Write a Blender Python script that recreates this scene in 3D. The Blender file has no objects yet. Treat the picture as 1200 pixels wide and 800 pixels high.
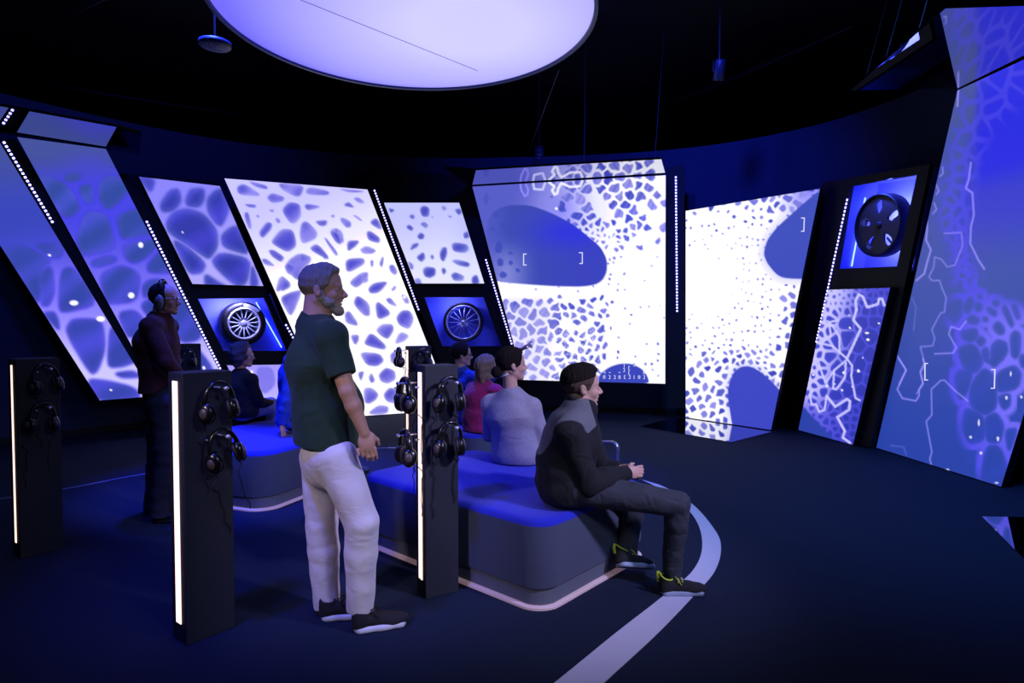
import bpy, bmesh, math, random
import numpy as np
from mathutils import Vector, Matrix

random.seed(7)
rng = np.random.default_rng(11)
scene = bpy.context.scene
COL = scene.collection
PI = math.pi

# ------------------------------------------------------------------ camera
CAM_H = 1.53
FPX = 720.0                      # focal length for a 1200 px wide frame
PITCH = math.atan2(23.0, FPX)
CF = np.array([0.0, math.cos(PITCH), -math.sin(PITCH)])
CU = np.array([0.0, math.sin(PITCH), math.cos(PITCH)])
CO = np.array([0.0, 0.0, CAM_H])


def ray(x, y):
    return CF + np.array([1.0, 0, 0]) * ((x - 600) / FPX) + CU * ((400 - y) / FPX)


def P(x, y, Y):
    """World point at depth Y that was measured at (x, y) in the photograph."""
    d = ray(x, y)
    return CO + d * (Y / d[1])


def PZ(x, y, z=0.0):
    """World point at height z that was measured at (x, y) in the photograph."""
    d = ray(x, y)
    return CO + d * ((z - CAM_H) / d[2])


def PP(x, y, p0, p1):
    """Point of the upright plane over the plan line p0-p1 measured at (x, y)."""
    d = ray(x, y)
    nx, ny = p1[1] - p0[1], -(p1[0] - p0[0])
    t = (nx * p0[0] + ny * p0[1]) / (nx * d[0] + ny * d[1])
    return CO + d * t


def to_ref(V):
    """Measured photograph coordinates of world points (used to lay the displays' pictures out)."""
    Q = V - CO
    f = Q @ CF
    return 600 + FPX * Q[:, 0] / f, 400 - FPX * (Q @ CU) / f


cam_d = bpy.data.cameras.new('camera')
cam = bpy.data.objects.new('camera', cam_d)
COL.objects.link(cam)
cam.location = CO
cam.rotation_euler = (PI / 2 - PITCH, 0, 0)
cam_d.sensor_width = 36.0
cam_d.lens = FPX / 1200 * 36.0
cam_d.clip_start = 0.05
cam_d.clip_end = 100
scene.camera = cam

# ------------------------------------------------------------------ materials


def s2l(c):
    c = np.asarray(c, dtype=float)
    return np.where(c <= 0.04045, c / 12.92, ((c + 0.055) / 1.055) ** 2.4)


def rgb(r, g, b):
    return tuple(s2l(np.array([r, g, b]) / 255.0)) + (1.0,)


def mat(name, color, rough=0.6, metal=0.0, emit=None, strength=0.0, bump=0.0, bscale=200.0, vary=0.0, vscale=20.0, spec=0.5, sheen=0.0, coat=0.0, stretch=None, folds=0.0, fscale=14.0, fstretch=(1, 1, 1)):
    m = bpy.data.materials.new(name)
    m.use_nodes = True
    nt = m.node_tree
    b = nt.nodes['Principled BSDF']
    b.inputs['Base Color'].default_value = color
    b.inputs['Roughness'].default_value = rough
    b.inputs['Metallic'].default_value = metal
    b.inputs['Specular IOR Level'].default_value = spec
    b.inputs['Sheen Weight'].default_value = sheen
    b.inputs['Coat Weight'].default_value = coat
    if emit is not None:
        b.inputs['Emission Color'].default_value = emit
        b.inputs['Emission Strength'].default_value = strength
    if bump or vary:
        tc = nt.nodes.new('ShaderNodeTexCoord')
        src = tc.outputs['Object']
        if stretch:
            mp = nt.nodes.new('ShaderNodeMapping')
            mp.inputs['Scale'].default_value = stretch
            nt.links.new(src, mp.inputs['Vector'])
            src = mp.outputs['Vector']
    if bump:
        n = nt.nodes.new('ShaderNodeTexNoise')
        n.inputs['Scale'].default_value = bscale
        n.inputs['Detail'].default_value = 3
        nt.links.new(src, n.inputs['Vector'])
        bp = nt.nodes.new('ShaderNodeBump')
        bp.inputs['Strength'].default_value = bump
        bp.inputs['Distance'].default_value = 0.01
        nt.links.new(n.outputs['Fac'], bp.inputs['Height'])
        nt.links.new(bp.outputs['Normal'], b.inputs['Normal'])
        if folds:
            mf = nt.nodes.new('ShaderNodeMapping')
            mf.inputs['Scale'].default_value = fstretch
            nt.links.new(tc.outputs['Object'], mf.inputs['Vector'])
            nf = nt.nodes.new('ShaderNodeTexNoise')
            nf.inputs['Scale'].default_value = fscale
            nf.inputs['Detail'].default_value = 2
            nf.inputs['Distortion'].default_value = 0.8
            nt.links.new(mf.outputs['Vector'], nf.inputs['Vector'])
            bf = nt.nodes.new('ShaderNodeBump')
            bf.inputs['Strength'].default_value = folds
            bf.inputs['Distance'].default_value = 0.03
            nt.links.new(nf.outputs['Fac'], bf.inputs['Height'])
            nt.links.new(bf.outputs['Normal'], bp.inputs['Normal'])
    if vary:
        n2 = nt.nodes.new('ShaderNodeTexNoise')
        n2.inputs['Scale'].default_value = vscale
        n2.inputs['Detail'].default_value = 5
        nt.links.new(src, n2.inputs['Vector'])
        mx = nt.nodes.new('ShaderNodeMix')
        mx.data_type = 'RGBA'
        mx.inputs[6].default_value = tuple(max(0, c * (1 - vary)) for c in color[:3]) + (1,)
        mx.inputs[7].default_value = tuple(min(1, c * (1 + vary)) for c in color[:3]) + (1,)
        nt.links.new(n2.outputs['Fac'], mx.inputs[0])
        nt.links.new(mx.outputs[2], b.inputs['Base Color'])
    return m


# ------------------------------------------------------------------ objects


def link(o, parent=None):
    COL.objects.link(o)
    if parent is not None:
        o.parent = parent
    return o


def tag(o, label=None, cat=None, group=None, kind=None):
    if label:
        o['label'] = label
    if cat:
        o['category'] = cat
    if group:
        o['group'] = group
    if kind:
        o['kind'] = kind
    return o


def thing(name, label, cat, loc=(0, 0, 0), rotz=0.0, group=None):
    o = bpy.data.objects.new(name, None)
    o.empty_display_size = 0.1
    COL.objects.link(o)
    o.location = loc
    o.rotation_euler = (0, 0, rotz)
    return tag(o, label, cat, group)


def copy_tree(o, parent=None):
    c = o.copy()
    COL.objects.link(c)
    if parent is not None:
        c.parent = parent
    for ch in list(o.children):
        copy_tree(ch, c)
    return c


class MB:
    """Collects vertices and faces of ONE mesh object."""

    def __init__(self):
        self.v, self.f = [], []

    def add(self, vs, fs):
        b = len(self.v)
        self.v.extend(tuple(map(float, p)) for p in vs)
        self.f.extend(tuple(b + i for i in f) for f in fs)
        return self

    def box(self, c, s, rz=0.0, M=None):
        vs = []
        for dz in (-1, 1):
            for dx, dy in ((-1, -1), (1, -1), (1, 1), (-1, 1)):
                x, y = dx * s[0] / 2, dy * s[1] / 2
                p = Vector((x * math.cos(rz) - y * math.sin(rz) + c[0], x * math.sin(rz) + y * math.cos(rz) + c[1], c[2] + dz * s[2] / 2))
                vs.append(M @ p if M is not None else p)
        return self.add(vs, [(3, 2, 1, 0), (4, 5, 6, 7), (0, 1, 5, 4), (1, 2, 6, 5), (2, 3, 7, 6), (3, 0, 4, 7)])

    def prism(self, poly, off):
        """Solid between polygon poly (3D points) and its copy moved by off."""
        n = len(poly)
        poly = [np.asarray(p, float) for p in poly]
        vs = poly + [p + np.asarray(off, float) for p in poly]
        fs = [tuple(range(n)), tuple(reversed(range(n, 2 * n)))]
        fs += [((i + 1) % n, i, n + i, n + (i + 1) % n) for i in range(n)]
        return self.add(vs, fs)

    def tube(self, pts, r, seg=8, closed=False, flat=None):
        """Tube along pts; r a number or one per point; flat=(axis, factor) squashes the section along a world axis."""
        pts = [np.asarray(p, float) for p in pts]
        n = len(pts)
        rs = [r] * n if np.isscalar(r) else list(r)
        vs, fs = [], []
        prev = None
        for i in range(n):
            a = pts[(i - 1) % n] if closed or i > 0 else pts[i]
            b = pts[(i + 1) % n] if closed or i < n - 1 else pts[i]
            t = b - a
            t = t / (np.linalg.norm(t) + 1e-12)
            if prev is None:
                h = np.array([0, 0, 1.0]) if abs(t[2]) < 0.9 else np.array([1.0, 0, 0])
                u = np.cross(t, h)
            else:
                u = prev - t * np.dot(prev, t)
            u = u / (np.linalg.norm(u) + 1e-12)
            prev = u
            w = np.cross(t, u)
            for k in range(seg):
                an = 2 * PI * k / seg
                o = (u * math.cos(an) + w * math.sin(an)) * rs[i]
                if flat is not None:
                    ax = np.asarray(flat[0], float)
                    o = o + ax * np.dot(o, ax) * (flat[1] - 1)
                vs.append(pts[i] + o)
        m = n if closed else n - 1
        for i in range(m):
            j = (i + 1) % n
            for k in range(seg):
                k2 = (k + 1) % seg
                fs.append((i * seg + k, i * seg + k2, j * seg + k2, j * seg + k))
        if not closed:
            fs.append(tuple(reversed(range(seg))))
            fs.append(tuple((n - 1) * seg + k for k in range(seg)))
        return self.add(vs, fs)

    def lathe(self, prof, M=None, seg=48, closed=False):
        """Turns profile (radius, height) about local Z; M places it."""
        vs, fs = [], []
        n = len(prof)
        for k in range(seg):
            a = 2 * PI * k / seg
            for r, h in prof:
                p = Vector((r * math.cos(a), r * math.sin(a), h))
                vs.append(M @ p if M is not None else p)
        m = n if closed else n - 1
        for k in range(seg):
            k2 = (k + 1) % seg
            for i in range(m):
                j = (i + 1) % n
                fs.append((k * n + i, k2 * n + i, k2 * n + j, k * n + j))
        return self.add(vs, fs)

    def sphere(self, c, r, seg=16, ring=10, M=None):
        prof = [(max(1e-5, r * math.sin(PI * i / ring)), -r * math.cos(PI * i / ring)) for i in range(ring + 1)]
        T = Matrix.Translation(Vector(c))
        return self.lathe(prof, (M @ T) if M is not None else T, seg)

    def build(self, name, m, parent=None, smooth=False, bevel=0.0, bseg=2, fix=True):
        me = bpy.data.meshes.new(name)
        me.from_pydata(self.v, [], self.f)
        if fix:
            bm = bmesh.new()
            bm.from_mesh(me)
            bmesh.ops.remove_doubles(bm, verts=bm.verts, dist=1e-5)
            bmesh.ops.recalc_face_normals(bm, faces=bm.faces)
            bm.to_mesh(me)
            bm.free()
        me.materials.append(m)
        if smooth:
            me.polygons.foreach_set('use_smooth', [True] * len(me.polygons))
        o = bpy.data.objects.new(name, me)
        link(o, parent)
        if bevel:
            b = o.modifiers.new('bevel', 'BEVEL')
            b.width = bevel
            b.segments = bseg
            b.limit_method = 'ANGLE'
        return o


def np_mesh(name, V, F, m, parent=None, smooth=True):
    me = bpy.data.meshes.new(name)
    V = np.asarray(V, np.float32)
    F = np.asarray(F, np.int32)
    me.vertices.add(len(V))
    me.vertices.foreach_set('co', V.ravel())
    k = F.shape[1]
    me.loops.add(F.size)
    me.loops.foreach_set('vertex_index', F.ravel())
    me.polygons.add(len(F))
    me.polygons.foreach_set('loop_start', np.arange(0, F.size, k, dtype=np.int32))
    me.polygons.foreach_set('use_smooth', np.full(len(F), smooth))
    me.update(calc_edges=True)
    me.validate()
    if m is not None:
        me.materials.append(m)
    o = bpy.data.objects.new(name, me)
    return link(o, parent)


def basis(x, y, z, o=(0, 0, 0)):
    return Matrix(((x[0], y[0], z[0], o[0]), (x[1], y[1], z[1], o[1]), (x[2], y[2], z[2], o[2]), (0, 0, 0, 1)))


def nrm(v):
    v = np.asarray(v, float)
    return v / (np.linalg.norm(v) + 1e-12)
# ------------------------------------------------------------------ soft bodies: smooth unions on a grid, one skin over each


def smin(a, b, k):
    h = np.clip(0.5 + 0.5 * (b - a) / k, 0, 1)
    return b + (a - b) * h - k * h * (1 - h)


def smax(a, b, k):
    return -smin(-a, -b, k)


class Cap:
    """Limb segment with elliptic section: half width w along lat, half depth d across; optional flat ends."""

    def __init__(self, a, b, wa, wb, da=None, db=None, lat=(0, 1, 0), flat_a=False, flat_b=False):
        self.a, self.b = np.asarray(a, float), np.asarray(b, float)
        self.wa, self.wb = wa, wb
        self.da, self.db = (wa if da is None else da), (wb if db is None else db)
        self.lat = np.asarray(lat, float)
        self.fa, self.fb = flat_a, flat_b

    def bounds(self):
        r = max(self.wa, self.wb, self.da, self.db)
        return np.minimum(self.a, self.b) - r, np.maximum(self.a, self.b) + r

    def grow(self, m):
        return Cap(self.a, self.b, self.wa + m, self.wb + m, self.da + m, self.db + m, self.lat, self.fa, self.fb)

    def dist(self, X, Y, Z):
        ab = self.b - self.a
        L = np.linalg.norm(ab) + 1e-9
        ez = ab / L
        ex = self.lat - ez * np.dot(self.lat, ez)
        if np.linalg.norm(ex) < 1e-3:
            ex = np.array([1.0, 0, 0]) - ez * ez[0]
        ex = nrm(ex)
        ey = np.cross(ez, ex)
        dx, dy, dz = X - self.a[0], Y - self.a[1], Z - self.a[2]
        t = dx * ez[0] + dy * ez[1] + dz * ez[2]
        u = dx * ex[0] + dy * ex[1] + dz * ex[2]
        v = dx * ey[0] + dy * ey[1] + dz * ey[2]
        s = np.clip(t / L, 0, 1)
        w = self.wa + (self.wb - self.wa) * s
        d = self.da + (self.db - self.da) * s
        o = t - s * L
        m = np.minimum(w, d)
        k0 = np.sqrt((u / w) ** 2 + (v / d) ** 2 + (o / m) ** 2)
        k1 = np.sqrt((u / w ** 2) ** 2 + (v / d ** 2) ** 2 + (o / m ** 2) ** 2) + 1e-9
        r = k0 * (k0 - 1) / k1
        r = np.where(k0 < 0.3, -m * 0.7, r)
        if self.fa:
            r = np.maximum(r, -t)
        if self.fb:
            r = np.maximum(r, t - L)
        return r


class Ell:
    def __init__(self, c, r, R=None):
        self.c, self.r = np.asarray(c, float), np.asarray(r, float)
        self.R = np.eye(3) if R is None else np.asarray(R, float)   # columns: local axes in world

    def bounds(self):
        m = max(self.r)
        return self.c - m, self.c + m

    def grow(self, m):
        return Ell(self.c, self.r + m, self.R)

    def dist(self, X, Y, Z):
        dx, dy, dz = X - self.c[0], Y - self.c[1], Z - self.c[2]
        R, r = self.R, self.r
        q = [dx * R[0, i] + dy * R[1, i] + dz * R[2, i] for i in range(3)]
        k0 = np.sqrt(sum((q[i] / r[i]) ** 2 for i in range(3)))
        k1 = np.sqrt(sum((q[i] / r[i] ** 2) ** 2 for i in range(3))) + 1e-9
        d = k0 * (k0 - 1) / k1
        return np.where(k0 < 0.3, -min(r) * 0.7, d)


class Soft:
    def __init__(self, prims, res, pad=0.03):
        lo = np.min([p.bounds()[0] for p in prims], axis=0) - pad
        hi = np.max([p.bounds()[1] for p in prims], axis=0) + pad
        self.lo, self.res = lo, res
        self.n = np.ceil((hi - lo) / res).astype(int) + 1
        self.F = np.full(self.n, 0.2, np.float32)
        self.ax = [lo[i] + res * np.arange(self.n[i]) for i in range(3)]

    def _sl(self, p, m):
        a, b = p.bounds()
        i0 = np.clip(np.floor((a - m - self.lo) / self.res).astype(int), 0, self.n - 1)
        i1 = np.clip(np.ceil((b + m - self.lo) / self.res).astype(int) + 1, 1, self.n)
        sl = tuple(slice(i0[i], max(i0[i] + 1, i1[i])) for i in range(3))
        X = self.ax[0][sl[0]][:, None, None]
        Y = self.ax[1][sl[1]][None, :, None]
        Z = self.ax[2][sl[2]][None, None, :]
        return sl, X, Y, Z

    def add(self, p, k=0.02):
        sl, X, Y, Z = self._sl(p, 2.0 * k + 3 * self.res + 0.01)
        self.F[sl] = smin(self.F[sl], p.dist(X, Y, Z).astype(np.float32), k)
        return self

    def sub(self, p, k=0.01):
        sl, X, Y, Z = self._sl(p, 2.0 * k + 3 * self.res)
        self.F[sl] = smax(self.F[sl], -p.dist(X, Y, Z).astype(np.float32), k)
        return self

    def grid(self):
        return self.ax[0][:, None, None], self.ax[1][None, :, None], self.ax[2][None, None, :]

    def cut(self, pt, nm, k=0.004):
        """Removes what lies on the nm side of the plane through pt."""
        X, Y, Z = self.grid()
        pt, nm = np.asarray(pt, float), nrm(nm)
        d = (X - pt[0]) * nm[0] + (Y - pt[1]) * nm[1] + (Z - pt[2]) * nm[2]
        self.F = smax(self.F, d.astype(np.float32), k)
        return self

    def both(self, p, k=0.006):
        X, Y, Z = self.grid()
        self.F = smax(self.F, p.dist(X, Y, Z).astype(np.float32), k)
        return self

    def wrinkle(self, amp, fr=18.0, seed=0, zs=1.6):
        X, Y, Z = self.grid()
        r = np.random.default_rng(seed)
        n = 0
        for i in range(4):
            d = r.normal(size=3) * np.array([1, 1, zs])
            d = d / np.linalg.norm(d) * fr * (1 + 0.7 * i)
            ph = r.uniform(0, 6.3)
            d2 = r.normal(size=3) * 9
            w = np.sin(X * d2[0] + Y * d2[1] + Z * d2[2] + ph * 2)
            n = n + np.sin(X * d[0] + Y * d[1] + Z * d[2] + ph + 1.3 * w) / (1 + 0.5 * i)
        self.F = (self.F + amp * n).astype(np.float32)
        return self

    def carve(self, bn, eps=0.002):
        """Flattens the body where it rests on a bench."""
        X, Y, Z = self.grid()
        dx, dy = X - bn['O'][0], Y - bn['O'][1]
        a = dx * bn['u'][0] + dy * bn['u'][1]
        b = -dx * bn['u'][1] + dy * bn['u'][0]
        r = bn['r']
        qx = np.abs(a - bn['U'] / 2) - bn['U'] / 2 + r
        qy = np.abs(b - bn['V'] / 2) - bn['V'] / 2 + r
        d2 = np.sqrt(np.maximum(qx, 0) ** 2 + np.maximum(qy, 0) ** 2) + np.minimum(np.maximum(qx, qy), 0) - r
        d = np.maximum(d2, Z - bn['H'])
        self.F = np.maximum(self.F, (eps + 0.004 - d).astype(np.float32))
        return self

    def mesh(self):
        F = self.F
        F[0], F[-1] = 0.1, 0.1
        F[:, 0], F[:, -1] = 0.1, 0.1
        F[:, :, 0], F[:, :, -1] = 0.1, 0.1
        s = F < 0
        cs = [(a, b, c) for a in (0, 1) for b in (0, 1) for c in (0, 1)]
        sh = tuple(x - 1 for x in F.shape)

        def corner(A, c):
            return A[c[0]:c[0] + sh[0], c[1]:c[1] + sh[1], c[2]:c[2] + sh[2]]
        cnt = sum(corner(s, c).astype(np.int8) for c in cs)
        act = (cnt > 0) & (cnt < 8)
        I = np.argwhere(act)
        idx = np.full(sh, -1, np.int64)
        idx[act] = np.arange(len(I))
        pos = np.zeros((len(I), 3))
        num = np.zeros(len(I))
        for i, c0 in enumerate(cs):
            for c1 in cs[i + 1:]:
                if sum(abs(a - b) for a, b in zip(c0, c1)) != 1:
                    continue
                f0 = F[I[:, 0] + c0[0], I[:, 1] + c0[1], I[:, 2] + c0[2]]
                f1 = F[I[:, 0] + c1[0], I[:, 1] + c1[1], I[:, 2] + c1[2]]
                m = (f0 < 0) != (f1 < 0)
                t = np.where(m, f0 / np.where(m, f0 - f1, 1), 0)
                c0a, c1a = np.array(c0, float), np.array(c1, float)
                pos += m[:, None] * (c0a + t[:, None] * (c1a - c0a))
                num += m
        V = self.lo + (I + pos / num[:, None]) * self.res
        faces = []
        for ax in range(3):
            a = s.take(range(0, s.shape[ax] - 1), axis=ax)
            b = s.take(range(1, s.shape[ax]), axis=ax)
            E = np.argwhere(a != b)
            o1, o2 = [(1, 2), (2, 0), (0, 1)][ax]
            E = E[(E[:, o1] >= 1) & (E[:, o2] >= 1) & (E[:, o1] < sh[o1]) & (E[:, o2] < sh[o2])]
            ins = s[E[:, 0], E[:, 1], E[:, 2]]

            def cell(d1, d2):
                q = E.copy()
                q[:, o1] -= d1
                q[:, o2] -= d2
                return idx[q[:, 0], q[:, 1], q[:, 2]]
            q = np.stack([cell(1, 1), cell(0, 1), cell(0, 0), cell(1, 0)], 1)
            q[~ins] = q[~ins][:, ::-1]
            faces.append(q)
        Fc = np.concatenate(faces)
        Fc = Fc[(Fc >= 0).all(1)]
        return V, Fc

    def build(self, name, m, parent=None):
        V, Fc = self.mesh()
        if len(V) == 0:
            raise ValueError('empty surface ' + name)
        return np_mesh(name, V, Fc, m, parent)


def soft(prims, res, k=0.02):
    S = Soft([p[0] if isinstance(p, tuple) else p for p in prims], res)
    for p in prims:
        if isinstance(p, tuple):
            S.add(p[0], p[1])
        else:
            S.add(p, k)
    return S
# ------------------------------------------------------------------ people


class Frame:
    def __init__(self, O, fwd, up=(0, 0, 1), s=1.0):
        self.O = np.asarray(O, float)
        self.s = s
        f = nrm(fwd)
        l = nrm(np.cross(up, f))
        u = np.cross(f, l)
        self.f, self.l, self.u = f, l, u
        self.R = np.stack([f, l, u], 1)

    def __call__(self, x, y, z):
        return self.O + self.s * (x * self.f + y * self.l + z * self.u)

    def dir(self, x, y, z):
        return nrm(x * self.f + y * self.l + z * self.u)

    def rot(self, pitch=0.0, yaw=0.0, roll=0.0):
        from mathutils import Euler
        return self.R @ np.array(Euler((roll, pitch, yaw)).to_matrix())

    def ell(self, c, r, **k):
        return Ell(self(*c), np.asarray(r) * self.s, self.rot(**k))

    def cap(self, a, b, ra, rb, da=None, db=None):
        s = self.s
        return Cap(self(*a), self(*b), ra * s, rb * s, None if da is None else da * s, None if db is None else db * s, self.l)


def head_shapes(H, jaw=1.0, nose=1.0):
    s = H.s
    add = [
        (H.ell((-0.014, 0, 0.034), (0.098, 0.077, 0.086)), 0.01),
        (H.ell((0.028, 0, 0.020), (0.062, 0.066, 0.072)), 0.02 * s),
        (H.ell((0.030, 0, -0.045), (0.056, 0.056, 0.074)), 0.02 * s),
        (H.cap((-0.012, 0.048, -0.055), (0.066, 0.012, -0.102), 0.024 * jaw, 0.018 * jaw), 0.018 * s),
        (H.cap((-0.012, -0.048, -0.055), (0.066, -0.012, -0.102), 0.024 * jaw, 0.018 * jaw), 0.018 * s),
        (H.ell((0.072, 0, -0.104), (0.019, 0.022, 0.016)), 0.012 * s),
        (H.cap((0.078, 0.034, 0.013), (0.084, 0.010, 0.011), 0.010, 0.011), 0.012 * s),
        (H.cap((0.078, -0.034, 0.013), (0.084, -0.010, 0.011), 0.010, 0.011), 0.012 * s),
        (H.ell((0.056, 0.038, -0.035), (0.026, 0.022, 0.026)), 0.014 * s),
        (H.ell((0.056, -0.038, -0.035), (0.026, 0.022, 0.026)), 0.014 * s),
    ]
    sub = [(H.ell((0.092, y, -0.008), (0.020, 0.017, 0.012)), 0.010 * s) for y in (0.031, -0.031)]
    add2 = [
        (H.cap((0.080, 0, 0.008), (0.104 + 0.008 * nose, 0, -0.034), 0.008, 0.0125 * nose), 0.010 * s),
        (H.ell((0.086, 0, -0.044), (0.018, 0.015, 0.018)), 0.010 * s),
        (H.ell((0.098, 0.012, -0.041), (0.011, 0.008, 0.007)), 0.006 * s),
        (H.ell((0.098, -0.012, -0.041), (0.011, 0.008, 0.007)), 0.006 * s),
        (H.ell((0.085, 0, -0.063), (0.013, 0.021, 0.007)), 0.005 * s),
        (H.ell((0.083, 0, -0.077), (0.013, 0.019, 0.008)), 0.005 * s),
        (H.ell((0.074, 0.030, -0.004), (0.014, 0.016, 0.009)), 0.004 * s),
        (H.ell((0.074, -0.030, -0.004), (0.014, 0.016, 0.009)), 0.004 * s),
    ]
    sub2 = [(H.ell((0.098, 0, -0.0700), (0.012, 0.020, 0.0022)), 0.003 * s)]
    for sg in (1, -1):
        add2.append((H.ell((-0.010, sg * 0.080, -0.015), (0.019, 0.009, 0.032), pitch=-0.25, yaw=sg * 0.35), 0.006 * s))
        sub2.append((H.ell((-0.006, sg * 0.092, -0.011), (0.009, 0.007, 0.018), pitch=-0.25), 0.004 * s))
    return add, sub, add2, sub2


def hand_shapes(w, d, pn, td, s=1.0, curl=0.5, spread=0.0, point=False):
    """Palm, four fingers of two bends each and a thumb: w wrist, d finger direction, pn the way the palm faces, td thumb side."""
    w, d = np.asarray(w, float), nrm(d)
    pn = nrm(np.asarray(pn, float) - d * np.dot(pn, d))
    t = np.cross(d, pn)
    td = t if np.dot(t, td) > 0 else -t
    R = np.stack([d, td, pn], 1)
    out = [(Ell(w + d * 0.046 * s, np.array([0.050, 0.041, 0.017]) * s, R), 0.012), (Ell(w + d * 0.030 * s + td * 0.022 * s + pn * 0.008 * s, np.array([0.030, 0.018, 0.015]) * s, R), 0.01)]
    ln = [0.074, 0.083, 0.077, 0.060]
    for i in range(4):
        c = curl * (0.85 + 0.12 * i)
        if point:
            c = 0.05 if i == 0 else 1.55
        p = w + (d * (0.083 - (0.006 if i == 3 else 0.0)) + td * (0.030 - 0.0195 * i)) * s
        a = 0.25 * c
        q = p
        for j, (fr, r0, r1) in enumerate(((0.45, 0.0094, 0.0086), (0.32, 0.0086, 0.0078), (0.23, 0.0078, 0.0066))):
            dd = d * math.cos(a) + pn * math.sin(a) + td * spread * (1.5 - i) * 0.1
            e = q + nrm(dd) * ln[i] * fr * s
            out.append((Cap(q, e, r0 * s, r1 * s), 0.004))
            q = e
            a += c * (0.75 if j == 0 else 0.6)
    b = w + (d * 0.022 + td * 0.030 + pn * 0.006) * s
    m = b + nrm(d * 0.75 + td * 0.55 + pn * 0.35) * 0.040 * s
    e = m + nrm(d * 0.95 + td * 0.10 + pn * 0.45) * 0.030 * s
    out += [(Cap(b, m, 0.0125 * s, 0.0105 * s), 0.008), (Cap(m, e, 0.0105 * s, 0.008 * s), 0.005)]
    return out


def torso_shapes(J, lat, s=1.0, w=1.0, d=1.0, g=0.0):
    """pelvis - waist - chest - neck base, half widths along lat."""
    pel, wa, ch, nk = J['pel'], J['waist'], J['chest'], J['neck']
    out = [
        (Cap(pel, wa, 0.165 * w * s + g, 0.148 * w * s + g, 0.118 * d * s + g, 0.108 * d * s + g, lat), 0.03),
        (Cap(wa, ch, 0.148 * w * s + g, 0.170 * w * s + g, 0.108 * d * s + g, 0.120 * d * s + g, lat), 0.03),
        (Cap(ch, ch + (nk - ch) * 0.80, 0.170 * w * s + g, 0.085 * w * s + g, 0.120 * d * s + g, 0.072 * d * s + g, lat), 0.035),
    ]
    for sd in ('r', 'l'):
        sh = J['sh_' + sd]
        out.append((Cap(nk + (ch - nk) * 0.28, sh, 0.055 * s + g, 0.058 * s + g), 0.035))
    return out


def arm_shapes(J, sd, s=1.0, g=0.0, fat=1.0):
    sh, el, wr = J['sh_' + sd], J['el_' + sd], J['wr_' + sd]
    return [(Cap(sh, el, 0.053 * s * fat + g, 0.041 * s * fat + g), 0.02),
            (Cap(el, el + (wr - el) * 0.35, 0.041 * s * fat + g, 0.040 * s * fat + g), 0.01),
            (Cap(el + (wr - el) * 0.35, wr, 0.040 * s * fat + g, 0.027 * s + g), 0.012)]


def leg_shapes(J, sd, s=1.0, g=0.0, fat=1.0):
    h, k, a = J['hip_' + sd], J['kn_' + sd], J['an_' + sd]
    m = k + (a - k) * 0.32
    return [(Cap(h, k, 0.086 * s * fat + g, 0.056 * s * fat + g), 0.025),
            (Cap(k, m, 0.056 * s * fat + g, 0.056 * s * fat + g), 0.012),
            (Cap(m, a, 0.056 * s * fat + g, 0.037 * s + g), 0.015)]


def neck_shape(J, H, s=1.0, g=0.0, r=1.0):
    return (Cap(J['neck'] - np.array([0, 0, 0.02]), H(-0.022, 0, -0.045), 0.062 * s * r + g, 0.054 * s * r + g), 0.014)


def skin_body(root, J, H, m, res, s=1.0, hands=None, face=(1.0, 1.0), neck=1.0, bench=None, arms=('r', 'l'), legs=('r', 'l'), thin=0.0):
    lat = J['lat']
    a, b, a2, b2 = head_shapes(H, *face)
    pr = list(a)
    pr.append(neck_shape(J, H, s, r=neck))
    pr += torso_shapes(J, lat, s, 0.92, 0.9, -thin)
    for sd in arms:
        pr += arm_shapes(J, sd, s, -0.002)
    for sd in legs:
        pr += leg_shapes(J, sd, s, -0.012)
        an = J['an_' + sd]
        fd = J['ft_' + sd]
        pr.append((Cap(an - np.array([0, 0, 0.02]), an + fd * 0.05 * s - np.array([0, 0, 0.062]), 0.030 * s, 0.022 * s), 0.015))
    for hs in (hands or []):
        pr += hs
    S = soft(pr, res)
    for p, k in b:
        S.sub(p, k)
    for p, k in a2:
        S.add(p, k)
    for p, k in b2:
        S.sub(p, k)
    if bench:
        S.carve(bench)
    o = S.build('body', m, root)
    for y in (0.0305, -0.0305):
        e = MB()
        R = basis(H.l, H.u, H.f, H(0.0755, y, -0.0045))
        e.lathe([(1e-5, -0.0125 * H.s)] + [(0.0125 * H.s * math.sin(t), -0.0125 * H.s * math.cos(t)) for t in np.linspace(0.3, PI - 0.3, 8)] + [(1e-5, 0.0125 * H.s)], R, 14)
        ey = e.build('eye', M['eye_white'], root, smooth=True)
        q = MB()
        q.lathe([(1e-5, 0.0108 * H.s), (0.0058 * H.s, 0.0108 * H.s), (0.0052 * H.s, 0.0128 * H.s), (1e-5, 0.0133 * H.s)], R, 12)
        q.build('iris', M['iris'], ey, smooth=True)
    return o


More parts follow.
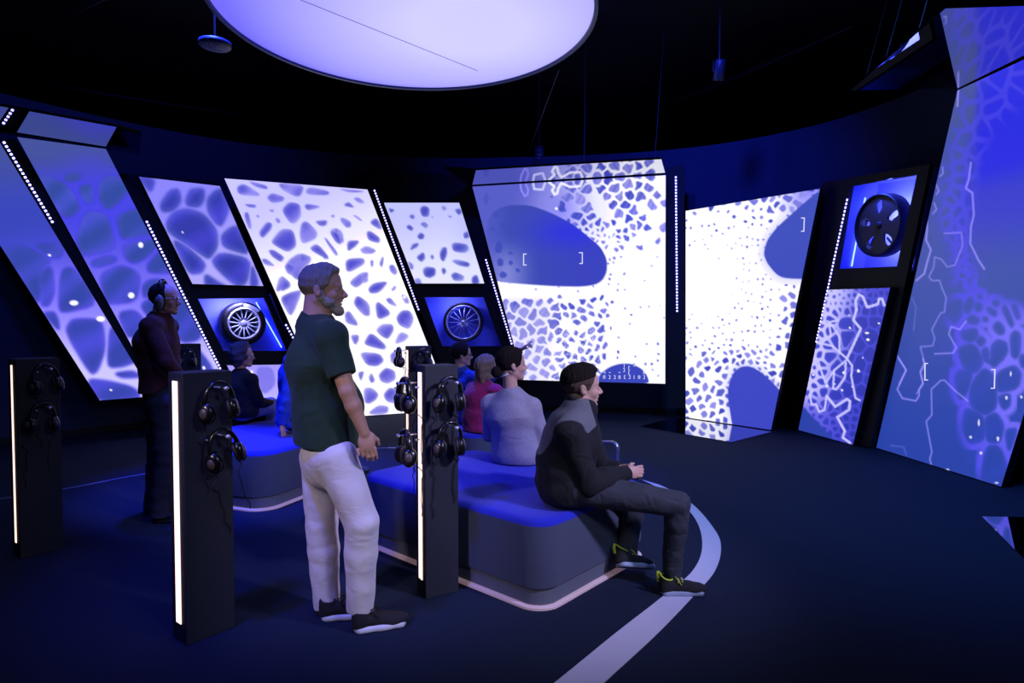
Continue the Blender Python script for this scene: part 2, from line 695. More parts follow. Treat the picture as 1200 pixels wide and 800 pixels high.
def shoe(root, heel, toe_dir, mu, ms, ml=None, L=0.29, res=0.005, up=(0, 0, 1), high=0.0, tab=None):
    """One shoe: upper with a sole and laces under it; heel is the ground point under the back of the heel."""
    k = L / 0.29
    S = soft([(Cap((0.045, 0, 0.030), (0.048, 0, 0.085 + high), 0.036, 0.038, lat=(0, 1, 0)), 0.02),
              (Cap((0.060, 0, 0.052), (0.175, 0, 0.040), 0.038, 0.036, lat=(0, 1, 0)), 0.02),
              (Ell((0.212, 0, 0.030), (0.074, 0.047, 0.034)), 0.02)], res)
    S.cut((0, 0, 0.020), (0, 0, -1))
    S.cut((0.05, 0, 0.100 + high), (0.12, 0, 1))
    S.sub(Cap((0.052, 0, 0.085 + high), (0.050, 0, 0.14 + high), 0.030, 0.032), 0.005)
    u = S.build('shoe', mu, root)
    T = soft([(Cap((0.050, 0, 0.014), (0.170, 0, 0.014), 0.043, 0.044, 0.030, 0.030, lat=(0, 1, 0)), 0.02),
              (Cap((0.150, 0, 0.014), (0.238, 0, 0.016), 0.044, 0.049, 0.030, 0.030, lat=(0, 1, 0)), 0.02)], res)
    T.cut((0, 0, 0), (0, 0, -1), 0.003)
    T.cut((0, 0, 0.030), (0, 0, 1), 0.003)
    so = T.build('sole', ms, u)
    parts = [u, so]
    if ml is not None:
        la = MB()
        for i in range(4):
            x = 0.115 + 0.024 * i
            z = 0.090 - 0.0085 * i
            w = 0.028 - 0.002 * i
            la.tube([(x, -w, z - 0.018), (x + 0.004, -w * 0.5, z - 0.004), (x + 0.006, 0, z), (x + 0.01, w * 0.5, z - 0.004), (x + 0.014, w, z - 0.018)], 0.0032, 6)
        la.tube([(0.11, 0, 0.094), (0.10, -0.018, 0.104), (0.115, -0.036, 0.092), (0.13, -0.040, 0.066)], 0.003, 6)
        la.tube([(0.11, 0, 0.094), (0.12, 0.018, 0.106), (0.14, 0.030, 0.084)], 0.003, 6)
        parts.append(la.build('laces', ml, u, smooth=True))
    if tab is not None:
        tb = MB()
        pts = [(0.05 + 0.036 * math.cos(t) * 1.05, 0.037 * math.sin(t), 0.098 + high - 0.010 * math.cos(t) + 0.02 * max(0, -math.cos(t)) ** 3) for t in np.linspace(0, 2 * PI, 25)[:-1]]
        tb.tube(pts, 0.005, 6, closed=True)
        tb.tube([(0.010, 0, 0.075), (0.004, 0, 0.110), (0.010, 0, 0.130)], 0.010, 8)
        parts.append(tb.build('heel_tab', tab, u, smooth=True))
    x = nrm(toe_dir)
    y = nrm(np.cross(up, x))
    z = np.cross(x, y)
    Mx = basis(x * k, y * k, z * k, heel)
    for p in parts:
        p.data.transform(Mx)
    return u


def hair_cap(root, H, m, cuts, grow=0.008, res=0.005, extra=(), subs=(), wr=0.0015, fr=90, name='hair'):
    """Hair over the skull, its line given by local cuts (point, outward direction)."""
    pr = [(H.ell((-0.014, 0, 0.034), (0.098 + grow, 0.077 + grow, 0.086 + grow)), 0.01), (H.ell((0.024, 0, 0.030), (0.064 + grow, 0.068 + grow, 0.072 + grow)), 0.02 * H.s)]
    S = soft(pr, res)
    S = Soft([p for p, _ in pr] + [p for p, _ in extra], res)
    for p, k in pr:
        S.add(p, k)
    for pt, nv in cuts:
        S.cut(H(*pt), H.dir(*nv), 0.018)
    for p, k in extra:
        S.add(p, k)
    for p, k in subs:
        S.sub(p, k)
    if wr:
        S.wrinkle(wr, fr, 3, 0.6)
    return S.build(name, m, root)


def glasses(root, H, m):
    g = MB()
    for sg in (1, -1):
        pts = [H(0.098 - 0.006 * math.cos(t) * 0, sg * 0.032 + 0.025 * math.cos(t), -0.004 + 0.019 * math.sin(t)) for t in np.linspace(0, 2 * PI, 21)[:-1]]
        g.tube(pts, 0.0022 * H.s, 6, closed=True)
        g.tube([H(0.096, sg * 0.057, 0.002), H(0.05, sg * 0.076, 0.002), H(-0.004, sg * 0.080, 0.0), H(-0.022, sg * 0.078, -0.014)], 0.0022 * H.s, 6)
    g.tube([H(0.098, 0.008, 0.0), H(0.101, 0, 0.003), H(0.098, -0.008, 0.0)], 0.0022 * H.s, 6)
    return g.build('glasses', m, root, smooth=True)


M = {}
M['skin_light'] = mat('light skin', rgb(205, 160, 140), 0.55, bump=0.06, bscale=160)
M['skin_warm'] = mat('warm skin', rgb(196, 148, 126), 0.55, bump=0.06, bscale=160)
M['eye_white'] = mat('eye white', rgb(210, 208, 205), 0.25)
M['iris'] = mat('dark iris', rgb(40, 30, 25), 0.2)
M['green_polo'] = mat('bottle green cotton', rgb(24, 52, 34), 0.85, bump=0.25, bscale=420, vary=0.12, vscale=9, sheen=0.1, folds=0.55, fscale=6)
M['white_denim'] = mat('white denim', rgb(226, 218, 222), 0.85, bump=0.25, bscale=500, vary=0.05, vscale=12, folds=0.28, fscale=6.5, fstretch=(1, 1, 1.7))
M['black_suede'] = mat('black suede', rgb(28, 26, 28), 0.9, bump=0.3, bscale=300)
M['white_rubber'] = mat('white rubber', rgb(215, 215, 220), 0.6, bump=0.05, bscale=120)
M['lace_black'] = mat('black lace', rgb(34, 32, 36), 0.8)
M['grey_hair'] = mat('grey hair', rgb(140, 128, 118), 0.85, spec=0.2, bump=0.9, bscale=70, vary=0.35, vscale=90, stretch=(1, 1, 0.3))
M['grey_beard'] = mat('grey beard', rgb(168, 154, 144), 0.85, bump=0.9, bscale=180, vary=0.3, vscale=120)
M['maroon_knit'] = mat('maroon knit', rgb(66, 22, 30), 0.9, bump=0.3, bscale=260, vary=0.15, vscale=10, folds=0.6, fscale=7)
M['pale_cotton'] = mat('pale shirt cotton', rgb(170, 180, 205), 0.85)
M['navy_denim'] = mat('navy denim', rgb(22, 25, 40), 0.9, bump=0.25, bscale=420, vary=0.2, vscale=9, folds=0.6, fscale=9)
M['grey_denim'] = mat('charcoal denim', rgb(50, 53, 62), 0.85, bump=0.3, bscale=420, vary=0.25, vscale=14, folds=0.7, fscale=10)
M['dark_shoe'] = mat('dark leather', rgb(22, 20, 22), 0.5)
M['black_knit'] = mat('black knit', rgb(22, 22, 26), 0.9, bump=0.35, bscale=260, vary=0.2, vscale=12, folds=0.7, fscale=8)
M['pale_patch_knit'] = mat('paler grey knit', rgb(104, 106, 114), 0.9, bump=0.35, bscale=260, vary=0.25, vscale=70)
M['brown_dark_hair'] = mat('dark brown hair', rgb(30, 23, 20), 0.85, spec=0.15, bump=0.9, bscale=70, vary=0.4, vscale=80, stretch=(1, 1, 0.3))
M['fade_hair'] = mat('cropped brown hair', rgb(92, 74, 66), 0.9, spec=0.15, bump=0.8, bscale=240, vary=0.3, vscale=140)
M['blond_hair'] = mat('blond hair', rgb(126, 104, 90), 0.75, bump=0.9, bscale=60, vary=0.25, vscale=60, stretch=(1, 1, 0.25))
M['curly_hair'] = mat('dark curly hair', rgb(58, 54, 58), 0.7, bump=1.0, bscale=60, vary=0.4, vscale=50)
M['magenta_fleece'] = mat('magenta fleece', rgb(150, 12, 92), 0.9, bump=0.3, bscale=200, vary=0.1, vscale=14, sheen=0.2, folds=0.8, fscale=8)
M['grey_sweater'] = mat('light grey wool', rgb(158, 152, 166), 0.95, bump=0.5, bscale=190, vary=0.12, vscale=70, sheen=0.2, folds=0.4, fscale=6, fstretch=(1, 1, 1.5))
M['blue_cotton'] = mat('royal blue cotton', rgb(38, 70, 170), 0.85, bump=0.15, bscale=300, vary=0.1, vscale=12, folds=0.8, fscale=7)
M['yellow_lace'] = mat('lime yellow lace', rgb(186, 205, 50), 0.6)
M['pale_sole'] = mat('pale blue grey sole', rgb(150, 160, 180), 0.6)
M['silver_frame'] = mat('silver wire', rgb(190, 190, 195), 0.25, 1.0)
M['dark_frame'] = mat('dark acetate', rgb(16, 16, 18), 0.3)
M['light_trousers'] = mat('pale trousers', rgb(150, 158, 190), 0.85)
M['dark_trim'] = mat('black ribbed trim', rgb(14, 14, 20), 0.9)
M['white_cord'] = mat('white cord', rgb(220, 220, 225), 0.6)


def joints(**k):
    return {a: (np.asarray(b, float)) for a, b in k.items()}


def flat_dir(deg):
    return np.array([math.cos(math.radians(deg)), math.sin(math.radians(deg)), 0.0])


def lat_of(f):
    return np.array([-f[1], f[0], 0.0])


# ---- the man in the green polo and white jeans
def man_in_polo():
    f = flat_dir(20)
    lat = lat_of(f)
    Y = 3.10
    pel = P(386, 528, Y)
    J = joints(pel=pel, waist=P(379, 480, Y), chest=P(373, 425, Y), neck=P(371, 376, Y), lat=lat,
               hip_r=P(393, 535, 3.00), kn_r=P(424, 612, 2.99), an_r=P(422, 706, 3.03),
               hip_l=P(376, 535, 3.20), kn_l=P(377, 612, 3.19), an_l=P(383, 702, 3.19),
               ft_r=flat_dir(22), ft_l=flat_dir(14))
    J['sh_r'] = J['neck'] - lat * 0.190 + f * 0.055 - np.array([0, 0, 0.075])
    J['sh_l'] = J['neck'] + lat * 0.185 + f * 0.01 - np.array([0, 0, 0.075])
    J['el_r'] = P(407, 458, 2.90)
    J['wr_r'] = P(427, 507, 2.92)
    J['el_l'] = J['sh_l'] + np.array([0.06, 0.05, -0.28])
    J['wr_l'] = J['el_l'] + np.array([0.12, -0.02, -0.22])
    root = thing('person', 'bearded grey-haired man standing in a dark green polo shirt and white jeans', 'person', (J['an_r'][0], J['an_r'][1], 0))
    root.location = (0, 0, 0)
    H = Frame(P(378, 338, Y), flat_dir(5), s=1.01)
    hands = [hand_shapes(J['wr_r'], (0.22, 0.02, -1), nrm(lat) * 1.0, f, 1.0, 0.75), hand_shapes(J['wr_l'], (0.25, 0.0, -1), -lat, f, 1.0, 0.6)]
    skin_body(root, J, H, M['skin_warm'], 0.0045, 1.0, hands, (1.08, 1.0), neck=1.2, thin=0.02)
    # hair and beard
    hair_cap(root, H, M['grey_hair'], [((0.038, 0, 0.0), (0.86, 0, -0.36)), ((0.012, 0, -0.034), (0.40, 0, -1))], 0.0065, 0.0045,
             extra=[(H.ell((0.034, 0, 0.100), (0.044, 0.050, 0.018), pitch=0.30), 0.03)])
    pr = [(H.cap((-0.004, 0.050, -0.052), (0.066, 0.012, -0.104), 0.027, 0.023), 0.012), (H.cap((-0.004, -0.050, -0.052), (0.066, -0.012, -0.104), 0.027, 0.023), 0.012),
          (H.ell((0.078, 0, -0.112), (0.026, 0.030, 0.026)), 0.01), (H.cap((0.004, 0.064, -0.022), (0.006, 0.060, -0.05), 0.014, 0.02), 0.01), (H.cap((0.004, -0.064, -0.022), (0.006, -0.060, -0.05), 0.014, 0.02), 0.01),
          (H.cap((0.086, 0.016, -0.054), (0.086, -0.016, -0.054), 0.0095, 0.0095), 0.005)]
    pr += [(H.ell((0.036, sg * 0.047, -0.066), (0.036, 0.019, 0.026)), 0.014) for sg in (1, -1)]
    S = soft(pr, 0.0045)
    S.sub(H.ell((0.094, 0, -0.072), (0.02, 0.022, 0.011)), 0.004)
    S.wrinkle(0.0012, 130, 5, 1)
    S.build('beard', M['grey_beard'], root)
    # polo shirt with short sleeves, collar and hem
    pr = torso_shapes(J, lat, 1.0, 1.05, 1.10, 0.022)
    pr.append((Ell(P(396, 478, Y), (0.13, 0.15, 0.15)), 0.05))
    pr.append((Cap(J['pel'] + np.array([-0.012, 0, 0.0]), J['waist'], 0.186, 0.17, 0.158, 0.142, lat), 0.04))
    for sd in ('r', 'l'):
        sh, el = J['sh_' + sd], J['el_' + sd]
        pr.append((Cap(sh, sh + (el - sh) * 0.72, 0.074, 0.066, flat_b=True), 0.03))
    S = soft(pr, 0.006)
    S.wrinkle(0.0016, 22, 12)
    S.cut(P(380, 519, Y), (-0.10, 0, -1))
    S.build('polo_shirt', M['green_polo'], root)
    c = soft([(Cap(J['neck'] + np.array([-0.012, 0, -0.02]), J['neck'] + np.array([0.004, 0, 0.035]), 0.088, 0.076, lat=lat), 0.01)], 0.005)
    c.cut(J['neck'] + np.array([0.0, 0, 0.022]), (0.45, 0, 1))
    c.build('collar', M['green_polo'], root)
    # jeans
    pr = [(Cap(J['pel'], J['waist'] + (J['pel'] - J['waist']) * 0.35, 0.168, 0.158, 0.128, 0.118, lat), 0.03), (Ell(J['pel'] - f * 0.022 - np.array([0, 0, 0.065]), (0.106, 0.15, 0.125), np.stack([f, lat, [0, 0, 1]], 1)), 0.05)]
    for sd in ('r', 'l'):
        h, k, a = J['hip_' + sd], J['kn_' + sd], J['an_' + sd]
        m = k + (a - k) * 0.35
        pr += [(Cap(h, k, 0.104, 0.082), 0.045), (Cap(k, m, 0.082, 0.080), 0.012), (Cap(m, a + np.array([0, 0, -0.035]), 0.080, 0.066, flat_b=True), 0.012)]
    S = soft(pr, 0.006)
    S.wrinkle(0.0014, 34, 4, 1.0)
    S.build('jeans', M['white_denim'], root)
    shoe(root, PZ(412, 741) + np.array([-0.01, 0, 0]), flat_dir(20), M['black_suede'], M['white_rubber'], M['lace_black'], 0.30, high=0.0)
    shoe(root, PZ(370, 728) + np.array([0.0, 0.02, 0]), flat_dir(12), M['black_suede'], M['white_rubber'], M['lace_black'], 0.30)
    return root


# ---- the man with headphones and a maroon sweater, further back on the left
def man_with_headphones():
    f = flat_dir(12)
    lat = lat_of(f)
    Y = 4.75
    J = joints(pel=P(189, 468, Y), waist=P(187, 432, Y), chest=P(184, 400, Y), neck=P(187, 372, Y), lat=lat,
               hip_r=P(193, 472, Y - 0.09), kn_r=P(196, 538, Y - 0.1), an_r=P(187, 597, Y - 0.1),
               hip_l=P(186, 472, Y + 0.09), kn_l=P(185, 538, Y + 0.12), an_l=P(180, 595, Y + 0.12), ft_r=flat_dir(5), ft_l=flat_dir(20))
    J['sh_r'] = J['neck'] - lat * 0.18 + f * 0.0 - np.array([0, 0, 0.07])
    J['sh_l'] = J['neck'] + lat * 0.18 - np.array([0, 0, 0.07])
    J['el_r'] = P(196, 425, Y - 0.26)
    J['wr_r'] = P(214, 447, Y - 0.16)
    J['el_l'] = P(194, 425, Y + 0.26)
    J['wr_l'] = P(214, 444, Y + 0.14)
    root = thing('person', 'man in a maroon sweater standing with headphones on before the left screens', 'person')
    H = Frame(P(193, 350, Y), flat_dir(8), s=1.0)
    hands = [hand_shapes(J['wr_r'], (1, 0.2, -0.2), lat, (0, 0, 1), 1.0, 0.6), hand_shapes(J['wr_l'], (1, -0.2, -0.2), -lat, (0, 0, 1), 1.0, 0.6)]
    skin_body(root, J, H, M['skin_warm'], 0.006, 1.0, hands, (1.0, 1.0), thin=0.015)
    hair_cap(root, H, M['brown_dark_hair'], [((0.030, 0, 0.030), (1, 0, 0.1)), ((0.0, 0, -0.035), (0.25, 0, -1))], 0.006, 0.006)
    glasses(root, H, M['silver_frame'])
    pr = torso_shapes(J, lat, 1.0, 1.06, 1.06, 0.022)
    for sd in ('r', 'l'):
        pr += arm_shapes(J, sd, 1.0, 0.016)
    S = soft(pr, 0.008)
    S.wrinkle(0.003, 18, 8)
    S.cut(P(188, 459, Y), (0, 0, -1))
    S.cut(J['wr_r'], J['wr_r'] - J['el_r'])
    S.build('sweater', M['maroon_knit'], root)
    c = soft([(Cap(J['neck'] + np.array([-0.005, 0, -0.03]), J['neck'] + np.array([0.006, 0, 0.03]), 0.082, 0.070, lat=lat), 0.01)], 0.006)
    c.cut(J['neck'] + np.array([0.0, 0, 0.025]), (0.5, 0, 1))
    c.build('collar', M['pale_cotton'], root)
    pr = [(Cap(J['pel'], J['waist'] + (J['pel'] - J['waist']) * 0.4, 0.165, 0.155, 0.125, 0.115, lat), 0.03)]
    for sd in ('r', 'l'):
        h, k, a = J['hip_' + sd], J['kn_' + sd], J['an_' + sd]
        pr += [(Cap(h, k, 0.100, 0.078), 0.04), (Cap(k, a + np.array([0, 0, -0.04]), 0.078, 0.072, flat_b=True), 0.012)]
    S = soft(pr, 0.008)
    S.wrinkle(0.003, 24, 14, 2)
    S.build('jeans', M['navy_denim'], root)
    for sd, a in (('r', 5), ('l', 20)):
        hp = J['an_' + sd].copy()
        hp[2] = 0
        shoe(root, hp - flat_dir(a) * 0.06, flat_dir(a), M['dark_shoe'], M['dark_shoe'], None, 0.30, 0.007)
    return root, H


def seated(name_label, Y, head, neck, chest, waist, pel, yaw, hyaw, s, mats, hair, extra=None, hs=1.0, knees=None, arms=None, w=1.0, d=1.0, top='sweater', low='trousers', res=0.008, hands=True, bench=None, hpitch=0.0, spec=False):
    """Somebody sitting: measured spine, legs bent over the seat's edge in the facing direction."""
    f = flat_dir(yaw)
    lat = lat_of(f)
    J = joints(pel=P(*pel, Y), waist=P(*waist, Y), chest=P(*chest, Y), neck=P(*neck, Y), lat=lat)
    zs = J['pel'][2]
    for sd, g in (('r', -1), ('l', 1)):
        J['hip_' + sd] = J['pel'] + lat * g * 0.085 * s + f * 0.02 - np.array([0, 0, 0.0])
        kn = J['hip_' + sd] + f * 0.43 * s + lat * g * 0.05 * s
        J['kn_' + sd] = kn + np.array([0, 0, 0.01])
        an = kn + f * 0.03 * s
        an[2] = max(0.10 * s, zs - 0.42 * s)
        J['an_' + sd] = an
        J['ft_' + sd] = f
        J['sh_' + sd] = J['neck'] + lat * g * 0.165 * s * w - np.array([0, 0, 0.075 * s])
        el = J['sh_' + sd] + lat * g * 0.05 * s + f * 0.06 * s - np.array([0, 0, 0.25 * s])
        J['el_' + sd] = el
        J['wr_' + sd] = el + f * 0.22 * s - lat * g * 0.09 * s - np.array([0, 0, 0.03 * s])
    if arms:
        for k2, v in arms.items():
            if not k2.startswith('point'):
                J[k2] = np.asarray(v, float)
    root = thing('person', name_label, 'person')
    H = Frame(P(*head, Y), flat_dir(hyaw) + np.array([0, 0, hpitch]), s=hs)
    hd = []
    for sd in ('r', 'l'):
        v = J['wr_' + sd] - J['el_' + sd]
        hd.append(hand_shapes(J['wr_' + sd], v + f * 0.1, (0, 0, -1), lat * (1 if sd == 'r' else -1), s, 0.5, point=(arms or {}).get('point') is not None and sd == arms['point_side']))
    skin_body(root, J, H, mats['skin'], res, s, hd, (0.92 if spec else 1.0, 0.9), neck=0.92, thin=0.015, bench=bench)
    pr = torso_shapes(J, lat, s, w * 1.04, d * 1.04, 0.016)
    pr.append((Cap(J['pel'] + np.array([0, 0, 0.01]), J['waist'], 0.18 * s * w, 0.16 * s * w, 0.14 * s * d, 0.13 * s * d, lat), 0.03))
    for sd in ('r', 'l'):
        v = arm_shapes(J, sd, s, 0.013)
        v[-1][0].fb = True
        pr += v
    S = soft(pr, res)
    S.wrinkle(0.003, 20, int(Y * 10))
    S.cut(J['pel'] - np.array([0, 0, 0.075 * s]), (0, 0, -1))
    if bench:
        S.carve(bench)
    S.build(top, mats['top'], root)
    pr = [(Cap(J['pel'] - np.array([0, 0, 0.0]), J['waist'] + (J['pel'] - J['waist']) * 0.5, 0.16 * s, 0.145 * s, 0.125 * s, 0.115 * s, lat), 0.03)]
    for sd in ('r', 'l'):
        h, k, a = J['hip_' + sd], J['kn_' + sd], J['an_' + sd]
        pr += [(Cap(h, k, 0.092 * s, 0.070 * s), 0.03), (Cap(k, a, 0.070 * s, 0.058 * s, flat_b=True), 0.012)]
    S = soft(pr, res)
    S.wrinkle(0.003, 24, 3 + int(Y * 10), 2)
    if bench:
        S.carve(bench)
    S.build(low, mats['low'], root)
    for sd in ('r', 'l'):
        hp = J['an_' + sd].copy()
        hp[2] = max(0, hp[2] - 0.10 * s)
        shoe(root, hp - f * 0.06, f, M['dark_shoe'], mats.get('sole', M['dark_shoe']), None, 0.28 * s, max(0.006, res))
    hair(root, H)
    return root, J, H


def grey_sweater_woman():
    def hair(root, H):
        hair_cap(root, H, M['brown_dark_hair'], [((0.055, 0, 0.020), (0.85, 0, -0.22)), ((-0.03, 0, -0.055), (0.5, 0, -1))], 0.013, 0.006,
                 extra=[(H.ell((-0.118, 0, -0.060), (0.042, 0.044, 0.044)), 0.018)])
    r, J, H = seated('woman with a dark low bun and light grey sweater seated on the near bench', 4.55,
                     (600, 426), (599, 463), (602, 486), (604, 510), (605, 530), 62, 14, 1.0,
                     dict(skin=M['skin_light'], top=M['grey_sweater'], low=M['navy_denim']), hair, w=1.06, d=1.16, res=0.006, spec=True, hs=1.0, bench=BENCH['near'])
    c = soft([(Cap(J['neck'] - np.array([0, 0, 0.03]), J['neck'] + np.array([0.01, 0, 0.014]), 0.094, 0.078, 0.084, 0.070, lat=J['lat']), 0.01)], 0.006)
    c.cut(J['neck'] + np.array([0, 0, 0.006]), (0.25, 0.1, 1))
    c.build('neckband', M['dark_trim'], r)
    lb = MB()
    lb.tube([H(-0.085, 0.02, -0.098), H(-0.088, -0.02, -0.094), H(-0.07, -0.05, -0.082), H(-0.045, -0.062, -0.068)], 0.006, 8)
    lb.build('white_strap', M['white_cord'], r, smooth=True)
    er = MB()
    er.tube([H(0.004, -0.086, -0.042), H(0.0, -0.09, -0.054)], 0.004, 8)
    er.build('earring', M['silver_frame'], r, smooth=True)
    return r


def blond_child():
    def hair(root, H):
        hair_cap(root, H, M['blond_hair'], [((0.060, 0, 0.020), (0.85, 0, -0.1))], 0.016, 0.007,
                 extra=[(H.cap((-0.055, 0.03, -0.02), (-0.075, 0.035, -0.13), 0.055, 0.034), 0.03), (H.cap((-0.055, -0.03, -0.02), (-0.070, -0.035, -0.13), 0.055, 0.034), 0.03),
                        (H.cap((-0.01, -0.062, -0.01), (-0.02, -0.066, -0.11), 0.030, 0.018), 0.02)], wr=0.0025, fr=60)
    Y = 5.85
    r, J, H = seated('blond-haired person in a magenta jacket seated behind the grey sweater', Y,
                     (570, 430), (567, 449), (562, 466), (560, 487), (561, 501), 48, 30, 0.92,
                     dict(skin=M['skin_light'], top=M['magenta_fleece'], low=M['navy_denim']), hair, w=1.0, d=1.05, top='jacket', res=0.009, spec=True,
                     hs=0.95, bench=BENCH['far'])
    return r


def boy_in_blue():
    def hair(root, H):
        hair_cap(root, H, M['brown_dark_hair'], [((0.062, 0, 0.040), (0.85, 0, -0.25)), ((-0.03, 0, -0.045), (0.4, 0, -1))], 0.015, 0.008)
    Y = 6.35
    r, J, H = seated('boy with glasses and a blue top seated farthest back, pointing at the screen', Y,
                     (541, 415), (541, 434), (541, 452), (541, 472), (541, 486), 46, 12, 0.93,
                     dict(skin=M['skin_light'], top=M['blue_cotton'], low=M['navy_denim']), hair, res=0.009, hs=0.98, top='shirt', bench=BENCH['far'],
                     arms=dict(el_r=P(567, 450, 6.2), wr_r=P(610, 410, 6.08), point=True, point_side='r'))
    glasses(r, H, M['dark_frame'])
    return r


def curly_woman():
    def hair(root, H):
        hair_cap(root, H, M['curly_hair'], [((0.055, 0, 0.020), (0.85, 0, -0.15))], 0.022, 0.008,
                 extra=[(H.cap((-0.05, 0.03, -0.01), (-0.055, 0.03, -0.07), 0.065, 0.055), 0.03), (H.cap((-0.05, -0.03, -0.01), (-0.05, -0.03, -0.07), 0.065, 0.055), 0.03),
                        (H.ell((-0.01, -0.07, -0.03), (0.04, 0.03, 0.05)), 0.02), (H.ell((-0.01, 0.07, -0.03), (0.04, 0.03, 0.05)), 0.02)], wr=0.006, fr=55)
    Y = 6.3
    r, J, H = seated('curly-haired person in a black top seated below the silver spoked wheel', Y,
                     (284, 416), (282, 436), (282, 452), (283, 468), (285, 480), 58, 18, 0.95,
                     dict(skin=M['skin_warm'], top=M['black_knit'], low=M['light_trousers']), hair, res=0.009, w=1.1, hs=1.0, bench=BENCH['left'])
    glasses(r, H, M['silver_frame'])
    return r


def blue_shirt_person():
    def hair(root, H):
        hair_cap(root, H, M['brown_dark_hair'], [((0.062, 0, 0.040), (0.85, 0, -0.25)), ((-0.03, 0, -0.045), (0.4, 0, -1))], 0.012, 0.009)
    Y = 5.75
    r, J, H = seated('person in a bright blue shirt mostly hidden behind the man in white jeans', Y,
                     (362, 388), (355, 412), (349, 438), (346, 468), (346, 489), -15, 10, 1.0,
                     dict(skin=M['skin_warm'], top=M['blue_cotton'], low=M['navy_denim']), hair, res=0.009, w=1.05, d=1.1, top='shirt', bench=BENCH['left'],
                     arms=dict(el_r=P(336, 470, 5.5), wr_r=P(330, 497, 5.52)))
    return r


# ---- the boy sitting on the front corner of the near bench
def boy_on_bench():
    f = flat_dir(2)
    lat = lat_of(f)
    Y = 3.50
    J = joints(pel=P(662, 566, Y), waist=P(662, 545, Y), chest=P(671, 512, Y), neck=P(681, 474, Y), lat=lat,
               hip_r=P(672, 572, Y - 0.10), kn_r=P(794, 590, 3.42), an_r=P(787, 668, 3.46),
               hip_l=P(676, 570, Y + 0.10), kn_l=P(745, 586, 3.74), an_l=P(734, 646, 3.66),
               ft_r=flat_dir(-10), ft_l=flat_dir(-12))
    J['sh_r'] = P(667, 507, Y - 0.17)
    J['sh_l'] = P(680, 497, Y + 0.17)
    J['el_r'] = P(690, 566, Y - 0.17)
    J['wr_r'] = P(735, 554, Y + 0.02)
    J['el_l'] = P(706, 550, Y + 0.22)
    J['wr_l'] = P(728, 549, Y + 0.14)
    root = thing('person', 'boy in a black sweater and dark jeans sitting on the near bench with clasped hands', 'person')
    H = Frame(P(681, 452, Y), flat_dir(9), s=1.05)
    a = J['wr_r']
    b = J['wr_l']
    hands = [hand_shapes(a, (0.9, 0.35, 0.02), (0, 0.9, -0.3), (0, 0, 1), 0.92, 0.95), hand_shapes(b, (1.0, -0.42, -0.12), (0, -0.9, -0.4), (0, 0, 1), 0.92, 0.9)]
    skin_body(root, J, H, M['skin_light'], 0.0045, 1.0, hands, (0.94, 0.92), neck=0.98, thin=0.02, bench=BENCH['near'])
    hair_cap(root, H, M['fade_hair'], [((0.048, 0, 0.018), (0.9, 0, -0.32)), ((-0.03, 0, -0.062), (0.45, 0, -1))], 0.006, 0.0045, name='cropped_hair')
    hair_cap(root, H, M['brown_dark_hair'], [((0.066, 0, 0.050), (0.9, 0, -0.30)), ((0.0, 0, 0.030), (0.30, 0, -1))], 0.0078, 0.0045,
             extra=[(H.ell((0.044, 0, 0.100), (0.044, 0.050, 0.018), pitch=0.30), 0.03)], wr=0.001)
    # sweater
    pr = torso_shapes(J, lat, 1.0, 1.04, 1.12, 0.022)
    pr += [(Cap(J['pel'] + np.array([-0.01, 0, 0.015]), J['chest'], 0.19, 0.185, 0.155, 0.145, lat), 0.04), (Cap(P(655, 540, Y), P(668, 500, Y), 0.15, 0.14, 0.12, 0.10, lat), 0.04)]
    for sd in ('r', 'l'):
        v = arm_shapes(J, sd, 1.0, 0.020, 1.08)
        v[-1][0].fb = True
        pr += v
    S = soft(pr, 0.006)
    S.wrinkle(0.0032, 22, 21)
    S.cut(J['pel'] - np.array([0, 0, 0.085]), (0.1, 0, -1))
    S.carve(BENCH['near'])
    F0 = S.F.copy()
    S.build('sweater', M['black_knit'], root)
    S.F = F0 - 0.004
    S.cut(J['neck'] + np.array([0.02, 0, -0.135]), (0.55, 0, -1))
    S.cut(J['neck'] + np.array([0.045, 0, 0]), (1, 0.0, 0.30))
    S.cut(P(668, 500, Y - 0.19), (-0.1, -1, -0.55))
    S.build('yoke', M['pale_patch_knit'], root)  # paler grey patch over the sweater's upper back and shoulder
    c = soft([(Cap(J['neck'] + np.array([-0.02, 0, -0.03]), J['neck'] + np.array([-0.004, 0, 0.045]), 0.090, 0.078, lat=lat), 0.01)], 0.005)
    c.cut(J['neck'] + np.array([0.0, 0, 0.030]), (0.35, 0, 1))
    c.build('collar', M['black_knit'], root)
    # jeans
    pr = [(Cap(J['pel'] + np.array([0.02, 0, -0.015]), J['waist'], 0.17, 0.155, 0.125, 0.12, lat), 0.03)]
    for sd in ('r', 'l'):
        h, k, a = J['hip_' + sd], J['kn_' + sd], J['an_' + sd]
        m = k + (a - k) * 0.3
        pr += [(Cap(h, k, 0.096, 0.072), 0.035), (Cap(k, m, 0.072, 0.066), 0.012), (Cap(m, a + np.array([0, 0, -0.03]), 0.066, 0.054, flat_b=True), 0.012)]
    S = soft(pr, 0.006)
    S.wrinkle(0.0026, 28, 33, 1.2)
    S.carve(BENCH['near'])
    S.build('jeans', M['grey_denim'], root)
    hr = PZ(776, 697) + np.array([-0.03, 0.01, 0.0])
    shoe(root, hr, flat_dir(2), M['black_suede'], M['pale_sole'], M['yellow_lace'], 0.29, 0.005, tab=M['yellow_lace'])
    x = nrm((0.287, 0.10, -0.06))
    upv = nrm((0.05, 0.50, 0.9))
    hl = P(720, 664, 3.555)
    shoe(root, hl, x, M['black_suede'], M['pale_sole'], M['yellow_lace'], 0.29, 0.005, up=upv, tab=M['yellow_lace'])
    return root
# ------------------------------------------------------------------ the room


